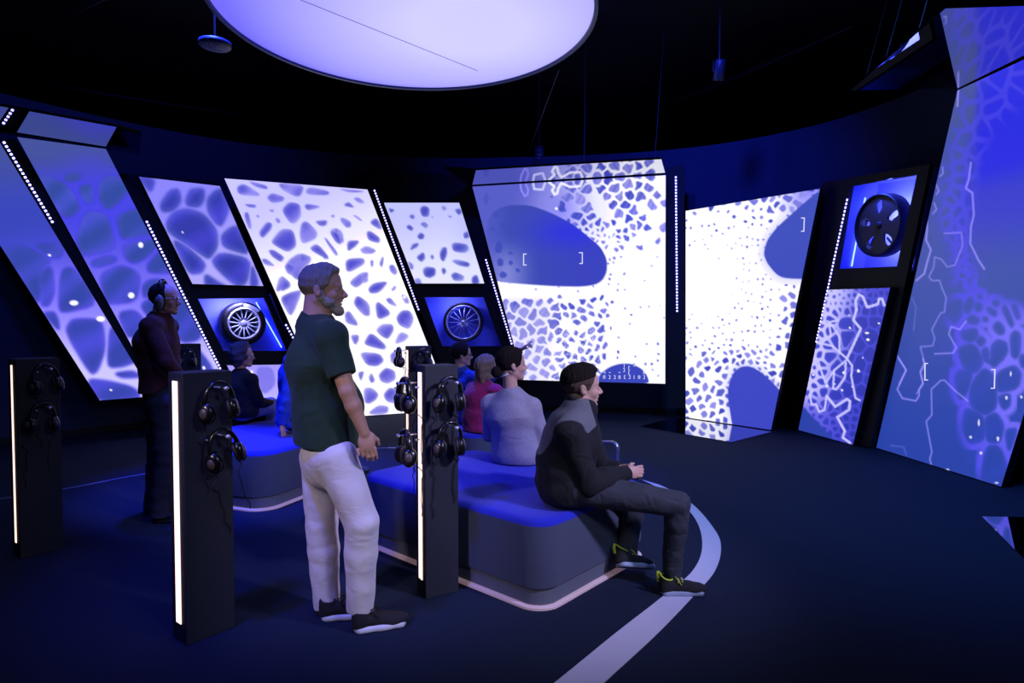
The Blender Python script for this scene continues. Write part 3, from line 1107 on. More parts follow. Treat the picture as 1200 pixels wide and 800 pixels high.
def rebase(root, base):
    """Puts a thing's Empty at its base while its parts stay where they are."""
    base = Vector([float(c) for c in base])
    root.location = base
    T = Matrix.Translation(-base)
    done = set()

    def walk(o):
        for c in o.children:
            if c.type in {'MESH'} and c.data.name not in done:
                c.data.transform(T)
                done.add(c.data.name)
            walk(c)
    walk(root)
    return root


M['wall'] = mat('dark blue grey wall paint', rgb(36, 48, 80), 0.8, bump=0.03, bscale=60)
M['ceiling'] = mat('black ceiling', rgb(14, 14, 17), 0.95)
M['black_board'] = mat('matt black laminate', rgb(12, 13, 18), 0.75)
M['casing'] = mat('black screen casing', rgb(16, 17, 22), 0.6)
M['mirror'] = mat('black mirror acrylic', (0.62, 0.63, 0.70, 1), 0.015, 1.0)
M['truss'] = mat('black steel', rgb(38, 36, 34), 0.5, 0.6)
M['wire'] = mat('steel wire', rgb(90, 92, 110), 0.4, 0.7)
M['white_band'] = mat('white floor vinyl', rgb(205, 200, 215), 0.5, bump=0.02, bscale=90)
M['thin_line'] = mat('pale blue floor vinyl', rgb(120, 130, 190), 0.5)


def carpet():
    m = mat('dark blue carpet', rgb(25, 35, 55), 0.95, bump=0.5, bscale=170, vary=0.35, vscale=130, spec=0.2)
    return m


M['carpet'] = carpet()

# the island benches people sit on (plan corner, direction of one side, size)
BENCH = {
    'near': dict(O=(0.158, 3.155), u=nrm((0.66, 0.75)), U=1.12, V=1.62, r=0.14, H=0.488),
    'left': dict(O=(-1.98, 4.86), u=nrm((0.36, 0.93)), U=1.36, V=1.25, r=0.19, H=0.488),
    'far': dict(O=(-0.34, 5.62), u=nrm((0.67, 0.74)), U=0.53, V=0.69, r=0.16, H=0.488),
}

# floor and ceiling
fl = MB()
fl.box((0, 3.2, -0.05), (22, 22, 0.1))
tag(fl.build('floor', M['carpet']), kind='structure')
ce = MB()
ce.box((0, 3.2, 5.75), (22, 22, 0.1))
tag(ce.build('ceiling', M['ceiling']), kind='structure')


def spline(pts, n=12, closed=True):
    out = []
    N = len(pts)
    pts = [np.asarray(p, float) for p in pts]
    rng_ = range(N if closed else N - 1)
    for i in rng_:
        if closed:
            p0, p1, p2, p3 = pts[(i - 1) % N], pts[i], pts[(i + 1) % N], pts[(i + 2) % N]
        else:
            p0, p1, p2, p3 = pts[max(0, i - 1)], pts[i], pts[i + 1], pts[min(N - 1, i + 2)]
        for k in range(n):
            t = k / n
            out.append(0.5 * ((2 * p1) + (-p0 + p2) * t + (2 * p0 - 5 * p1 + 4 * p2 - p3) * t * t + (-p0 + 3 * p1 - 3 * p2 + p3) * t ** 3))
    if not closed:
        out.append(pts[-1])
    return out


WALL_TOP = 4.36
left_pts = [(-6.3, -4.0), (-7.2, 0.5), (-7.35, 4.0), (-7.05, 6.3), (-5.85, 8.35)]
back_pts = [(-5.85, 8.35), (-4.2, 9.85), (-1.9, 10.65), (0.6, 10.62), (2.75, 10.15), (4.15, 9.2)]
right_pts = [(4.15, 9.2), (4.85, 8.0), (5.1, 6.4), (5.2, 4.0), (5.3, 0.5), (5.0, -4.0)]
front_pts = [(5.0, -4.0), (-0.5, -5.2), (-6.3, -4.0)]
allp = left_pts[:-1] + back_pts[:-1] + right_pts[:-1] + front_pts[:-1]
dense = spline(allp, 10)
cuts_ = [0, 4, 9, 14]
for nm, i0, i1 in (('wall_left', 0, 4), ('wall_back', 4, 9), ('wall_right', 9, 14), ('wall_front', 14, 16)):
    seg = [dense[k % len(dense)] for k in range(i0 * 10, i1 * 10 + 1)]
    w = MB()
    n = len(seg)
    vs, fs = [], []
    for i, p in enumerate(seg):
        a, b = seg[max(0, i - 1)], seg[min(n - 1, i + 1)]
        t = nrm(np.array([b[0] - a[0], b[1] - a[1], 0]))
        o = np.array([-t[1], t[0], 0]) * 0.15
        for z in (0.0, WALL_TOP):
            vs.append((p[0], p[1], z))
        for z in (0.0, WALL_TOP):
            vs.append((p[0] + o[0], p[1] + o[1], z))
    for i in range(n - 1):
        a, b = 4 * i, 4 * i + 4
        fs += [(a, b, b + 1, a + 1), (a + 2, a + 3, b + 3, b + 2), (a + 1, b + 1, b + 3, a + 3), (a, a + 2, b + 2, b)]
    fs += [(0, 1, 3, 2), (4 * n - 4, 4 * n - 2, 4 * n - 1, 4 * n - 3)]
    w.add(vs, fs)
    tag(w.build(nm, M['wall'], smooth=False), kind='structure')
    # dark plinth along the foot of the wall
    if nm != 'wall_front':
        b = MB()
        vs, fs = [], []
        for i, p in enumerate(seg):
            a, c = seg[max(0, i - 1)], seg[min(n - 1, i + 1)]
            t = nrm(np.array([c[0] - a[0], c[1] - a[1], 0]))
            o = np.array([t[1], -t[0], 0]) * 0.02
            vs += [(p[0], p[1], 0), (p[0] + o[0], p[1] + o[1], 0), (p[0] + o[0], p[1] + o[1], 0.08), (p[0], p[1], 0.08)]
        for i in range(n - 1):
            q, r = 4 * i, 4 * i + 4
            fs += [(q + k, r + k, r + (k + 1) % 4, q + (k + 1) % 4) for k in range(4)]
        b.add(vs, fs)
        tag(b.build('baseboard_' + nm[5:], M['black_board']), kind='structure')

# the band laid into the carpet round the benches: broad at the front right, a hairline at the back and left
inner = [(560, 868), (649, 800), (723, 740), (772, 702), (812, 668), (823, 638), (815, 608), (791, 583), (757, 564), (720, 549.5), (640, 533), (540, 526.2), (455, 524.6)]
outer = [(635, 868), (707, 800), (772, 740), (817, 693), (838, 668), (845, 642), (838, 621), (812, 591), (778, 570), (749, 560.5), (718, 548), (640, 532.2), (540, 525.5), (455, 524.0)]


def even(pts, n, z):
    P3 = np.array(spline([PZ(x, y, z) for x, y in pts], 10, False))
    L = np.concatenate([[0], np.cumsum(np.linalg.norm(np.diff(P3, axis=0), axis=1))])
    t = np.linspace(0, L[-1], n)
    return np.stack([np.interp(t, L, P3[:, i]) for i in range(3)], 1)


def strip(name, a, b, m):
    n = len(a)
    vs = [tuple(p) for p in a] + [tuple(p) for p in b]
    vs += [(p[0], p[1], 0.0005) for p in a] + [(p[0], p[1], 0.0005) for p in b]
    s = MB()
    fs = [(i, i + 1, n + i + 1, n + i) for i in range(n - 1)]
    fs += [(2 * n + i, 2 * n + i + 1, i + 1, i) for i in range(n - 1)] + [(n + i, n + i + 1, 3 * n + i + 1, 3 * n + i) for i in range(n - 1)]
    s.add(vs, fs)
    return tag(s.build(name, m), kind='structure')


strip('trim_1', even(inner, 120, 0.004), even(outer, 120, 0.004), M['white_band'])
lp = even([(-60, 592), (0, 584), (80, 571.5), (165, 555.5), (250, 543), (350, 531), (455, 524.3)], 80, 0.004)
tn = np.gradient(lp, axis=0)
nn = np.stack([-tn[:, 1], tn[:, 0], 0 * tn[:, 0]], 1)
nn /= np.linalg.norm(nn, axis=1)[:, None]
strip('trim_2', lp - nn * 0.008, lp + nn * 0.008, M['thin_line'])

# ------------------------------------------------------------------ plan lines the screens stand on (metres, seen from above)
PL = {
    'left': ((-6.2, 7.25), (-4.0, 9.0)),
    'mid': ((-3.95, 9.12), (-1.85, 10.15)),
    'mid2': ((-2.3, 10.17), (-0.6, 10.17)),
    'back': ((-0.6, 10.2), (2.35, 9.41)),
    'turn': ((2.75, 9.75), (3.64, 8.6)),
    'side': ((4.03, 8.6), (4.2, 7.6)),
    'near': ((4.40, 7.44), (4.51, 5.65)),
}


def normal_of(pl):
    """Points from the plane towards the wall."""
    (x0, y0), (x1, y1) = pl
    n = nrm((-(y1 - y0), x1 - x0, 0))
    m = np.array([(x0 + x1) / 2 - 0, (y0 + y1) / 2 - 3.0, 0])
    return n if np.dot(n, m) > 0 else -n


def board(name, label, pl, poly, depth, back, hole=None, m=None, kind=None, cat='panel'):
    """Slanted black board: outline measured in the photograph on plan line pl, set back metres behind it, optionally with an opening."""
    n = normal_of(pl)
    off = n * back
    p0 = (pl[0][0] + off[0], pl[0][1] + off[1])
    p1 = (pl[1][0] + off[0], pl[1][1] + off[1])
    bm = bmesh.new()

    def loop(q):
        vs = [bm.verts.new(PP(x, y, p0, p1)) for x, y in q]
        return [bm.edges.new((vs[i], vs[(i + 1) % len(vs)])) for i in range(len(vs))]
    ed = loop(poly)
    if hole:
        ed += loop(hole)
    bmesh.ops.triangle_fill(bm, use_beauty=True, use_dissolve=False, edges=ed)
    r = bmesh.ops.extrude_face_region(bm, geom=list(bm.faces))
    bmesh.ops.translate(bm, verts=[g for g in r['geom'] if isinstance(g, bmesh.types.BMVert)], vec=Vector(n * depth))
    lowest = min(v.co.z for v in bm.verts)
    for v in bm.verts:
        if v.co.z < 0.012:
            v.co.z = 0.0
    bmesh.ops.recalc_face_normals(bm, faces=bm.faces)
    me = bpy.data.meshes.new(name)
    bm.to_mesh(me)
    bm.free()
    me.materials.append(m or M['black_board'])
    o = link(bpy.data.objects.new(name, me))
    return tag(o, label, cat)
# ------------------------------------------------------------------ what the displays show (computed on each display's own surface)


def sst(a, b, x):
    t = np.clip((x - a) / (b - a), 0, 1)
    return t * t * (3 - 2 * t)


def mixc(a, b, t):
    a = np.asarray(a, float) if not (isinstance(a, np.ndarray) and a.ndim == 2) else a
    b = np.asarray(b, float) if not (isinstance(b, np.ndarray) and b.ndim == 2) else b
    return a + (b - a) * t[:, None]


def rounded(poly, it=2):
    p = np.asarray(poly, float)
    for _ in range(it):
        q = np.roll(p, -1, 0)
        p = np.stack([p * 0.80 + q * 0.20, p * 0.20 + q * 0.80], 1).reshape(-1, 2)
    return p


def grown(poly, px=0.9):
    p = np.asarray(poly, float)
    c = p.mean(0)
    d = p - c
    L = np.linalg.norm(d, axis=1, keepdims=True)
    return c + d * (1 + np.minimum(0.16, px / np.maximum(L, 1e-6) + 0.06))


def poly_sd(x, y, poly):
    """Signed distance to a closed outline, negative inside."""
    d = np.full(x.shape, 1e9)
    s = np.ones(x.shape)
    n = len(poly)
    for i in range(n):
        ax, ay = poly[i]
        bx, by = poly[(i + 1) % n]
        ex, ey = bx - ax, by - ay
        wx, wy = x - ax, y - ay
        t = np.clip((wx * ex + wy * ey) / (ex * ex + ey * ey + 1e-9), 0, 1)
        d = np.minimum(d, (wx - ex * t) ** 2 + (wy - ey * t) ** 2)
        c1, c2, c3 = y >= ay, y < by, ex * wy > ey * wx
        s = np.where((c1 & c2 & c3) | (~c1 & ~c2 & ~c3), -s, s)
    return s * np.sqrt(d)


def holes_sd(x, y, polys, it=2, pad=8, px=0.9):
    """Smallest distance to any of the outlines, and which one."""
    D = np.full(x.shape, 50.0)
    W = np.full(x.shape, -1)
    for i, p in enumerate(polys):
        p = rounded(grown(p, px), it)
        lo, hi = p.min(0) - pad, p.max(0) + pad
        m = (x > lo[0]) & (x < hi[0]) & (y > lo[1]) & (y < hi[1])
        if not m.any():
            continue
        d = poly_sd(x[m], y[m], p)
        o = D[m]
        w = W[m]
        k = d < o
        o[k] = d[k]
        w[k] = i
        D[m] = o
        W[m] = w
    return D, W


def line_d(x, y, pts):
    d = np.full(x.shape, 1e9)
    for (ax, ay), (bx, by) in zip(pts[:-1], pts[1:]):
        ex, ey = bx - ax, by - ay
        wx, wy = x - ax, y - ay
        t = np.clip((wx * ex + wy * ey) / (ex * ex + ey * ey + 1e-9), 0, 1)
        d = np.minimum(d, (wx - ex * t) ** 2 + (wy - ey * t) ** 2)
    return np.sqrt(d)


def T(s, ox, oy, *polys):
    """Outlines noted at scale s from a corner (ox, oy)."""
    return [[(ox + a / s, oy + b / s) for a, b in p] for p in polys]


def darts(x0, x1, y0, y1, rad, n, seed):
    r = np.random.default_rng(seed)
    pts = np.empty((0, 2))
    rr = np.empty(0)
    C = np.stack([r.uniform(x0, x1, n), r.uniform(y0, y1, n)], 1)
    R = rad(C[:, 0], C[:, 1])
    P_, Q_ = [], []
    cell = {}
    g = 4.0
    for (cx, cy), q in zip(C, R):
        ok = True
        k = int(q // g) + 1
        ix, iy = int(cx // g), int(cy // g)
        for a in range(ix - k, ix + k + 1):
            for b in range(iy - k, iy + k + 1):
                for j in cell.get((a, b), ()):
                    if (P_[j][0] - cx) ** 2 + (P_[j][1] - cy) ** 2 < q * q:
                        ok = False
                        break
                if not ok:
                    break
            if not ok:
                break
        if ok:
            cell.setdefault((ix, iy), []).append(len(P_))
            P_.append((cx, cy))
    return np.array(P_)


def voronoi(x, y, S):
    """Distance to the cell's border and the cell's number."""
    e = np.empty(x.shape)
    c = np.empty(x.shape, int)
    f1 = np.empty(x.shape)
    for i in range(0, len(x), 3000):
        d = (x[i:i + 3000, None] - S[None, :, 0]) ** 2 + (y[i:i + 3000, None] - S[None, :, 1]) ** 2
        k = min(9, d.shape[1] - 1)
        nb = np.argpartition(d, k, axis=1)[:, :k]
        dd = np.take_along_axis(d, nb, 1)
        o = np.argmin(dd, 1)
        a = nb[np.arange(len(o)), o]
        da = dd[np.arange(len(o)), o]
        sep = np.sqrt((S[nb][:, :, 0] - S[a][:, None, 0]) ** 2 + (S[nb][:, :, 1] - S[a][:, None, 1]) ** 2)
        b = np.where(sep < 1e-9, 1e9, (dd - da[:, None]) / (2 * np.maximum(sep, 1e-9)))
        e[i:i + 3000] = -np.log(np.exp(-1.1 * np.minimum(b, 60)).sum(1) + 1e-30) / 1.1
        c[i:i + 3000] = a
        f1[i:i + 3000] = np.sqrt(da)
    return e, c, f1


def pits(x, y, S, c, e, R, thr, seed):
    """Rounded, randomly stretched openings inside the cells: positive inside."""
    r = np.random.default_rng(seed)
    th = r.uniform(0, PI, len(S))[c]
    st = r.uniform(0.55, 1.0, len(S))[c]
    dx, dy = x - S[c, 0], y - S[c, 1]
    a = dx * np.cos(th) + dy * np.sin(th)
    b = (-dx * np.sin(th) + dy * np.cos(th)) / st
    d = R - np.sqrt(a * a + b * b)
    return -smin(-np.minimum(e - thr, d), np.full(x.shape, 9.0), 0.5)


def paint(col, c, a):
    return col + (np.asarray(c, float) - col) * np.clip(a, 0, 1)[:, None]


def lines(col, x, y, pts, w, c, a=1.0, glow=0.0):
    d = line_d(x, y, pts)
    if glow:
        col = paint(col, c, a * 0.35 * np.exp(-(d / glow) ** 2))
    return paint(col, c, a * (1 - sst(w * 0.5, w * 0.5 + 1.1, d)))


def dots(col, x, y, L, c=(250, 248, 255)):
    for cx, cy, rx, ry in L:
        q = np.sqrt(((x - cx) / rx) ** 2 + ((y - cy) / ry) ** 2)
        col = paint(col, c, 1 - sst(0.8, 1.25, q))
    return col


HA = T(4.444, 0, 290, [(325, 120), (385, 115), (505, 290), (330, 330), (312, 300)], [(210, 140), (265, 100), (278, 230), (252, 295), (215, 290)],
       [(235, 345), (280, 340), (298, 375), (305, 425), (255, 372)], [(350, 440), (380, 385), (450, 382), (525, 390), (540, 520), (505, 630), (470, 645)],
       [(580, 418), (625, 455), (715, 580), (640, 610), (573, 615), (568, 560)], [(605, 655), (690, 645), (725, 672), (640, 675)],
       [(462, 690), (560, 700), (690, 730), (725, 785), (520, 800)], [(0, -5), (130, -5), (262, 66), (205, 112), (208, 300), (90, 130)],
       [(170, -20), (330, -20), (312, 44), (272, 52)])
HB = T(4.444, 0, 120, [(415, 440), (465, 430), (482, 450), (480, 515), (455, 524), (420, 480)], [(520, 420), (560, 390), (620, 392), (668, 450), (640, 490), (580, 548), (545, 542), (518, 490)],
       [(430, 620), (460, 575), (535, 583), (565, 625), (590, 740), (560, 765), (430, 792), (405, 720)], [(612, 590), (720, 556), (765, 620), (800, 675), (690, 702), (635, 704)],
       [(648, 752), (700, 728), (795, 716), (812, 745), (760, 805), (700, 832), (662, 812)], [(190, 370), (345, 425), (418, 548), (335, 605), (240, 470)],
       [(500, 290), (570, 262), (622, 330), (560, 330)], [(335, 385), (400, 360), (425, 385), (395, 412), (345, 410)])
HB += T(4.444, 0, 290, [(486, 70), (560, 45), (598, 55), (592, 75), (520, 97), (488, 92)], [(526, 150), (620, 103), (684, 120), (722, 160), (702, 272), (580, 284), (558, 270)],
        [(620, 345), (700, 333), (744, 380), (705, 455), (665, 455)])
HB += T(4.444, 120, 200, [(240, 490), (290, 430), (335, 415), (375, 500), (378, 524), (250, 528)], [(212, 605), (240, 575), (300, 568), (285, 625), (220, 660)], [(205, 700), (270, 658), (335, 635), (350, 770), (250, 760)])
HB += [[(202, 344), (216, 346), (233, 380), (233, 396), (212, 399), (204, 380)], [(209, 407), (226, 404), (247, 430), (250, 452), (214, 450)], [(180, 415), (200, 410), (200, 455), (178, 450)]]
HC = T(4.444, 120, 200, [(308, 172), (350, 110), (392, 103), (403, 160), (370, 202), (318, 208)], [(440, 150), (460, 103), (522, 98), (524, 150), (500, 183), (448, 178)],
       [(553, 150), (590, 113), (622, 108), (655, 190), (620, 278), (588, 262), (556, 210)], [(346, 270), (380, 222), (450, 208), (525, 238), (585, 310), (588, 390), (550, 448), (508, 422), (355, 320)],
       [(626, 340), (670, 303), (705, 296), (765, 434), (635, 392)], [(370, 365), (440, 400), (530, 480), (512, 524), (450, 528)],
       [(574, 480), (620, 433), (765, 465), (744, 580), (690, 590)], [(540, 540), (600, 580), (640, 600), (540, 598)], [(195, 30), (272, 50), (250, 112)], [(780, 490), (812, 590), (770, 600)])
HD = T(5.714, 260, 200, [(108, 110), (150, 92), (242, 150), (242, 167), (118, 157)], [(180, 70), (292, 98), (300, 122), (230, 107)], [(385, 85), (545, 100), (522, 162), (490, 168), (410, 127)],
       [(308, 180), (340, 153), (414, 178), (402, 202), (338, 213)], [(570, 130), (600, 113), (712, 138), (702, 162), (578, 157)], [(158, 225), (225, 228), (222, 247), (180, 242)],
       [(153, 290), (177, 283), (197, 370), (185, 388), (163, 340)], [(318, 265), (347, 260), (342, 277)], [(358, 325), (375, 316), (392, 340), (375, 350)], [(253, 410), (300, 348), (332, 358), (327, 390), (275, 448)],
       [(413, 260), (450, 218), (517, 228), (524, 300), (490, 344), (458, 342), (423, 290)], [(558, 240), (570, 223), (664, 240), (578, 264)], [(628, 338), (704, 333), (692, 367), (658, 367)],
       [(340, 470), (400, 396), (472, 402), (494, 500), (440, 540), (356, 492)], [(526, 430), (538, 356), (570, 346), (634, 410), (624, 450), (543, 484)], [(588, 525), (640, 492), (704, 565), (708, 592)],
       [(688, 455), (706, 460), (774, 556), (755, 562)], [(728, 408), (760, 388), (802, 408), (814, 474), (778, 474)], [(318, 538), (345, 532), (414, 577), (392, 608), (338, 572)],
       [(270, 592), (300, 592), (354, 637), (288, 627)], [(426, 630), (520, 556), (606, 590), (500, 696), (446, 684)], [(366, 794), (390, 706), (466, 762), (380, 805)], [(733, 300), (752, 294), (752, 311), (736, 311)],
       [(233, 300), (247, 299), (247, 311), (236, 311)])
HD += T(6.667, 380, 210, [(128, 320), (145, 302), (204, 332), (204, 367), (170, 374)], [(46, 410), (100, 386), (134, 430), (128, 504), (90, 484)], [(183, 500), (200, 482), (270, 483), (242, 522), (188, 559)],
        [(286, 550), (330, 522), (400, 556), (372, 578), (308, 578)], [(336, 420), (360, 408), (429, 457), (423, 494), (348, 472)], [(367, 330), (410, 306), (446, 374), (432, 388), (373, 352)],
        [(152, 205), (190, 177), (234, 222)], [(232, 150), (270, 143), (314, 182), (270, 183)], [(228, 285), (250, 283), (292, 317), (280, 322)], [(3, 465), (22, 470), (104, 577), (80, 584)],
        [(172, 628), (302, 618), (308, 662), (183, 729)], [(200, 805), (300, 727), (334, 750), (334, 805)], [(363, 640), (382, 633), (380, 678), (366, 678)], [(432, 660), (455, 608), (463, 620), (452, 684)],
        [(511, 678), (540, 671), (569, 720), (550, 744), (518, 717)], [(-2, 566), (28, 611), (-2, 624)], [(57, 285), (82, 283), (76, 299)], [(108, 72), (324, 95), (200, 103)])
HD += T(4.706, 380, 320, [(142, 50), (200, 3), (238, -2), (233, 30), (180, 78)], [(247, 85), (275, 57), (349, 48), (302, 103), (258, 108)], [(166, 170), (184, 126), (244, 170), (248, 229), (218, 228)],
        [(117, 225), (140, 212), (189, 288), (122, 272)], [(286, 180), (300, 161), (369, 222), (297, 254)], [(342, 145), (365, 137), (399, 182), (358, 167)], [(372, 90), (390, 70), (394, 83), (378, 97)],
        [(402, 245), (430, 211), (467, 211), (489, 250), (466, 304), (418, 282)], [(291, 315), (320, 286), (369, 285), (379, 310), (350, 359), (318, 342)], [(226, 385), (250, 341), (272, 342), (334, 397), (327, 419), (247, 398)],
        [(391, 388), (420, 326), (464, 345), (440, 373)], [(200, 438), (300, 447), (324, 482), (290, 509), (238, 503)], [(366, 450), (395, 431), (404, 490), (372, 494)], [(306, 560), (340, 526), (384, 542), (389, 582), (350, 604), (316, 592)],
        [(247, 575), (260, 552), (278, 592), (258, 603)], [(187, 550), (219, 542), (202, 594)], [(222, 640), (260, 637), (294, 667), (282, 694), (250, 714), (227, 708)], [(331, 670), (360, 636), (398, 646), (398, 714), (348, 704)],
        [(246, 772), (300, 731), (349, 738), (344, 768), (300, 778)], [(147, 345), (188, 342), (188, 370), (170, 394)], [(427, 118), (455, 130), (468, 162), (445, 163)])
HD += T(6.667, 330, 295, [(-5, 362), (60, 328), (145, 305), (142, 340), (100, 446), (68, 495)], [(-5, 185), (60, 238), (64, 272), (-5, 308)], [(35, 130), (60, 70), (140, 18), (235, 60), (150, 150), (130, 220)])
HE = T(4, 440, 220, [(210, 100), (225, 86), (250, 95), (249, 132), (220, 132)], [(158, 135), (172, 123), (184, 135), (175, 147)], [(145, 185), (158, 173), (177, 188), (168, 202)], [(211, 170), (230, 160), (247, 175), (235, 189)],
       [(198, 225), (212, 211), (229, 222), (222, 240), (203, 238)], [(163, 292), (175, 263), (202, 260), (195, 277)], [(193, 325), (225, 302), (232, 330), (215, 347)], [(258, 320), (268, 313), (274, 328), (264, 335)],
       [(303, 305), (315, 282), (332, 282), (334, 310), (320, 343), (306, 330)], [(362, 268), (375, 259), (427, 267), (433, 290), (415, 303), (368, 295)], [(362, 345), (380, 337), (438, 351), (433, 370), (390, 362)],
       [(225, 385), (240, 372), (278, 378), (278, 407), (255, 420), (232, 412)], [(310, 382), (322, 375), (332, 392), (318, 407)], [(357, 410), (375, 397), (413, 414), (408, 434), (370, 434)], [(152, 345), (175, 358), (177, 377), (165, 382)],
       [(183, 430), (205, 423), (218, 452), (190, 454)], [(413, 215), (430, 204), (440, 230), (418, 237)], [(372, 103), (395, 97), (404, 115), (390, 127)], [(310, 88), (325, 86), (333, 98), (318, 107)], [(453, 420), (475, 408), (487, 447), (453, 448)],
       [(340, 132), (357, 131), (352, 142)], [(62, 96), (90, 103), (72, 118)], [(262, 135), (270, 134), (268, 140)])


def tint(W, x, y, a, b, seed=0):
    """Each hole's own depth of colour, with a paler strand behind."""
    r = np.random.default_rng(seed).uniform(0, 1, 400)
    ph = r[(W * 7 + 3) % 400] * 6.3
    k = np.clip(r[W % 400] * 0.55 + 0.45 * np.sin(x * 0.11 * (0.5 + r[(W * 3) % 400]) + y * 0.13 + ph), 0, 1)
    return mixc(a, b, k)


def show_left(x, y, H, seed, top):
    w = mixc((72, 70, 228), (134, 124, 247), sst(250, 370, y))
    w = w + (np.array((212, 205, 255)) - w) * (sst(345, 440, y) * 0.95)[:, None]
    hole = mixc((54, 76, 162), (58, 70, 176), sst(200, 420, y))
    D, W = holes_sd(x, y, H, px=1.0)
    back = tint(W, x, y, (0, 0, 0), (26, 10, 60), seed)
    inside = hole + back * 0.75 + (0.12 * sst(0, -9, D) - 0.06)[:, None] * np.array((-60, -20, -60))
    a = sst(-0.9, 0.9, D)
    glowc = sst(-4, 0, D) * 0.16
    w = (np.array((66, 60, 226)) * 0.6 + w * 0.4) + (w - (np.array((66, 60, 226)) * 0.6 + w * 0.4)) * sst(0.0, 4.2, D)[:, None]
    web = inside + (w - inside) * np.maximum(a, glowc)[:, None]
    plain = mixc((70, 84, 158), (58, 70, 185), sst(165, 250, y))
    return plain, web


def show_A(x, y):
    plain, web = show_left(x, y, HA, 1, 0)
    a = sst(250, 330, y + 0.25 * (x - 40))
    c = plain + (web - plain) * a[:, None]
    return dots(c, x, y, T(4.444, 0, 290, [(385, 288), (524, 371), (258, 41), (578, 742)])[0] and [(86.6, 354.8, 5.0, 3.0), (118, 373.5, 5, 3.2), (58, 299, 1.6, 1.3), (130, 457, 1.3, 1.3), (167, 459, 3, 4)])


def show_B(x, y):
    plain, web = show_left(x, y, HB, 2, 0)
    a = sst(178, 222, y + 0.10 * (x - 100))
    c = plain + (web - plain) * a[:, None]
    hz = np.exp(-(((x - 105) / 28) ** 2 + ((y - 195) / 16) ** 2))
    c = paint(c, (75, 72, 215), 0.6 * hz * (1 - a))
    return dots(c, x, y, [(165, 287, 2.8, 3.2), (153.8, 346, 3.6, 3.4), (239, 431, 1.6, 2.0), (262, 470, 2, 2)])


def show_C(x, y):
    D, W = holes_sd(x, y, HC, px=1.5)
    w = mixc((140, 134, 246), (178, 170, 255), sst(225, 320, y + 0.3 * (x - 230)))
    hole = mixc((62, 70, 180), (52, 58, 168), sst(-2, -10, D)) + tint(W, x, y, (0, 0, 0), (28, 14, 66), 3) * 0.6
    c = hole + (w - hole) * np.maximum(sst(-0.9, 0.9, D) * (0.55 + 0.45 * sst(0, 4.0, D)), 0.16 * sst(-5, 0, D))[:, None]
    dark = sst(24, 0, (x - 163) * 0.8 + (y - 207) * 0.5)
    c = paint(c, (80, 78, 200), 0.6 * dark)
    return dots(c, x, y, [(214, 272, 1.0, 1.0)])


def show_D(x, y):
    D, W = holes_sd(x, y, HD)
    w = mixc((204, 200, 255), (250, 248, 255), sst(225, 330, y + 0.35 * (x - 340)))
    t = tint(W, x, y, (0, 0, 0), (78, 72, 40), 4)
    hole = np.array((82, 80, 208)) + t * 0.75
    hole = hole + sst(300, 420, y)[:, None] * np.array((8, 6, 2))
    c = hole + (w - hole) * np.maximum(sst(-1.3, 1.1, D), 0.28 * sst(-5, 0, D))[:, None]
    return dots(c, x, y, [(474, 348, 1.6, 1.6)])


def show_E(x, y):
    D, W = holes_sd(x, y, HE)
    w = mixc((196, 198, 248), (232, 232, 255), sst(240, 330, y + 0.25 * (x - 500)))
    w = w + (np.array((186, 190, 246)) - w) * (0.7 * np.exp(-(((x - 555) / 26) ** 2 + ((y - 262) / 40) ** 2)))[:, None]
    hole = np.array((72, 76, 192)) + tint(W, x, y, (0, 0, 0), (80, 84, 46), 5) * 0.8
    c = hole + (w - hole) * np.maximum(sst(-1.2, 1.0, D), 0.25 * sst(-4, 0, D))[:, None]
    return c


def show_J(x, y):
    w = mixc((168, 156, 250), (196, 188, 255), sst(430, 480, y))
    H = [[(300, 432), (318, 431), (322, 450), (308, 462)], [(325, 470), (338, 455), (352, 478), (340, 484)]]
    D, W = holes_sd(x, y, H)
    c = paint(w, (120, 112, 235), 0.8 * (1 - sst(-1, 2, D)))
    return dots(c, x, y, [(295, 436, 1.8, 2.2), (298, 454, 1.4, 2.2)])


FH = T(5, 550, 180, [(120, 345), (220, 302), (350, 300), (470, 342), (600, 408), (700, 488), (770, 548), (806, 620), (806, 690), (782, 740), (740, 767), (660, 779), (500, 776), (350, 766), (140, 748), (80, 560)])
FB = T(5, 560, 310, [(700, 700), (715, 640), (770, 600), (830, 580), (900, 580), (960, 610), (992, 650), (1006, 702)])
FL = T(5, 550, 180, [(152, 560), (160, 530), (173, 512), (192, 545), (185, 575), (160, 578)], [(165, 625), (180, 612), (198, 625), (195, 655), (168, 655)], [(178, 705), (195, 690), (220, 705), (210, 725), (185, 725)],
       [(230, 635), (245, 625), (257, 640), (240, 655)], [(270, 680), (285, 670), (298, 685), (285, 697)], [(228, 580), (245, 574), (258, 586), (235, 590)], [(135, 355), (155, 340), (172, 358), (155, 376)], [(80, 265), (100, 225), (115, 260), (100, 298)],
       [(245, 440), (265, 430), (275, 448), (258, 460)], [(180, 430), (190, 400), (207, 410), (200, 440)], [(125, 438), (138, 428), (145, 442), (135, 450)])
FO = T(5, 550, 180, [(300, 180), (305, 215), (325, 250), (340, 240), (345, 215), (332, 180)], [(374, 176), (380, 208), (430, 210), (445, 168)],
       [(468, 168), (500, 193), (485, 215), (500, 240), (515, 232), (522, 200), (540, 172), (590, 195), (650, 190), (662, 160)])


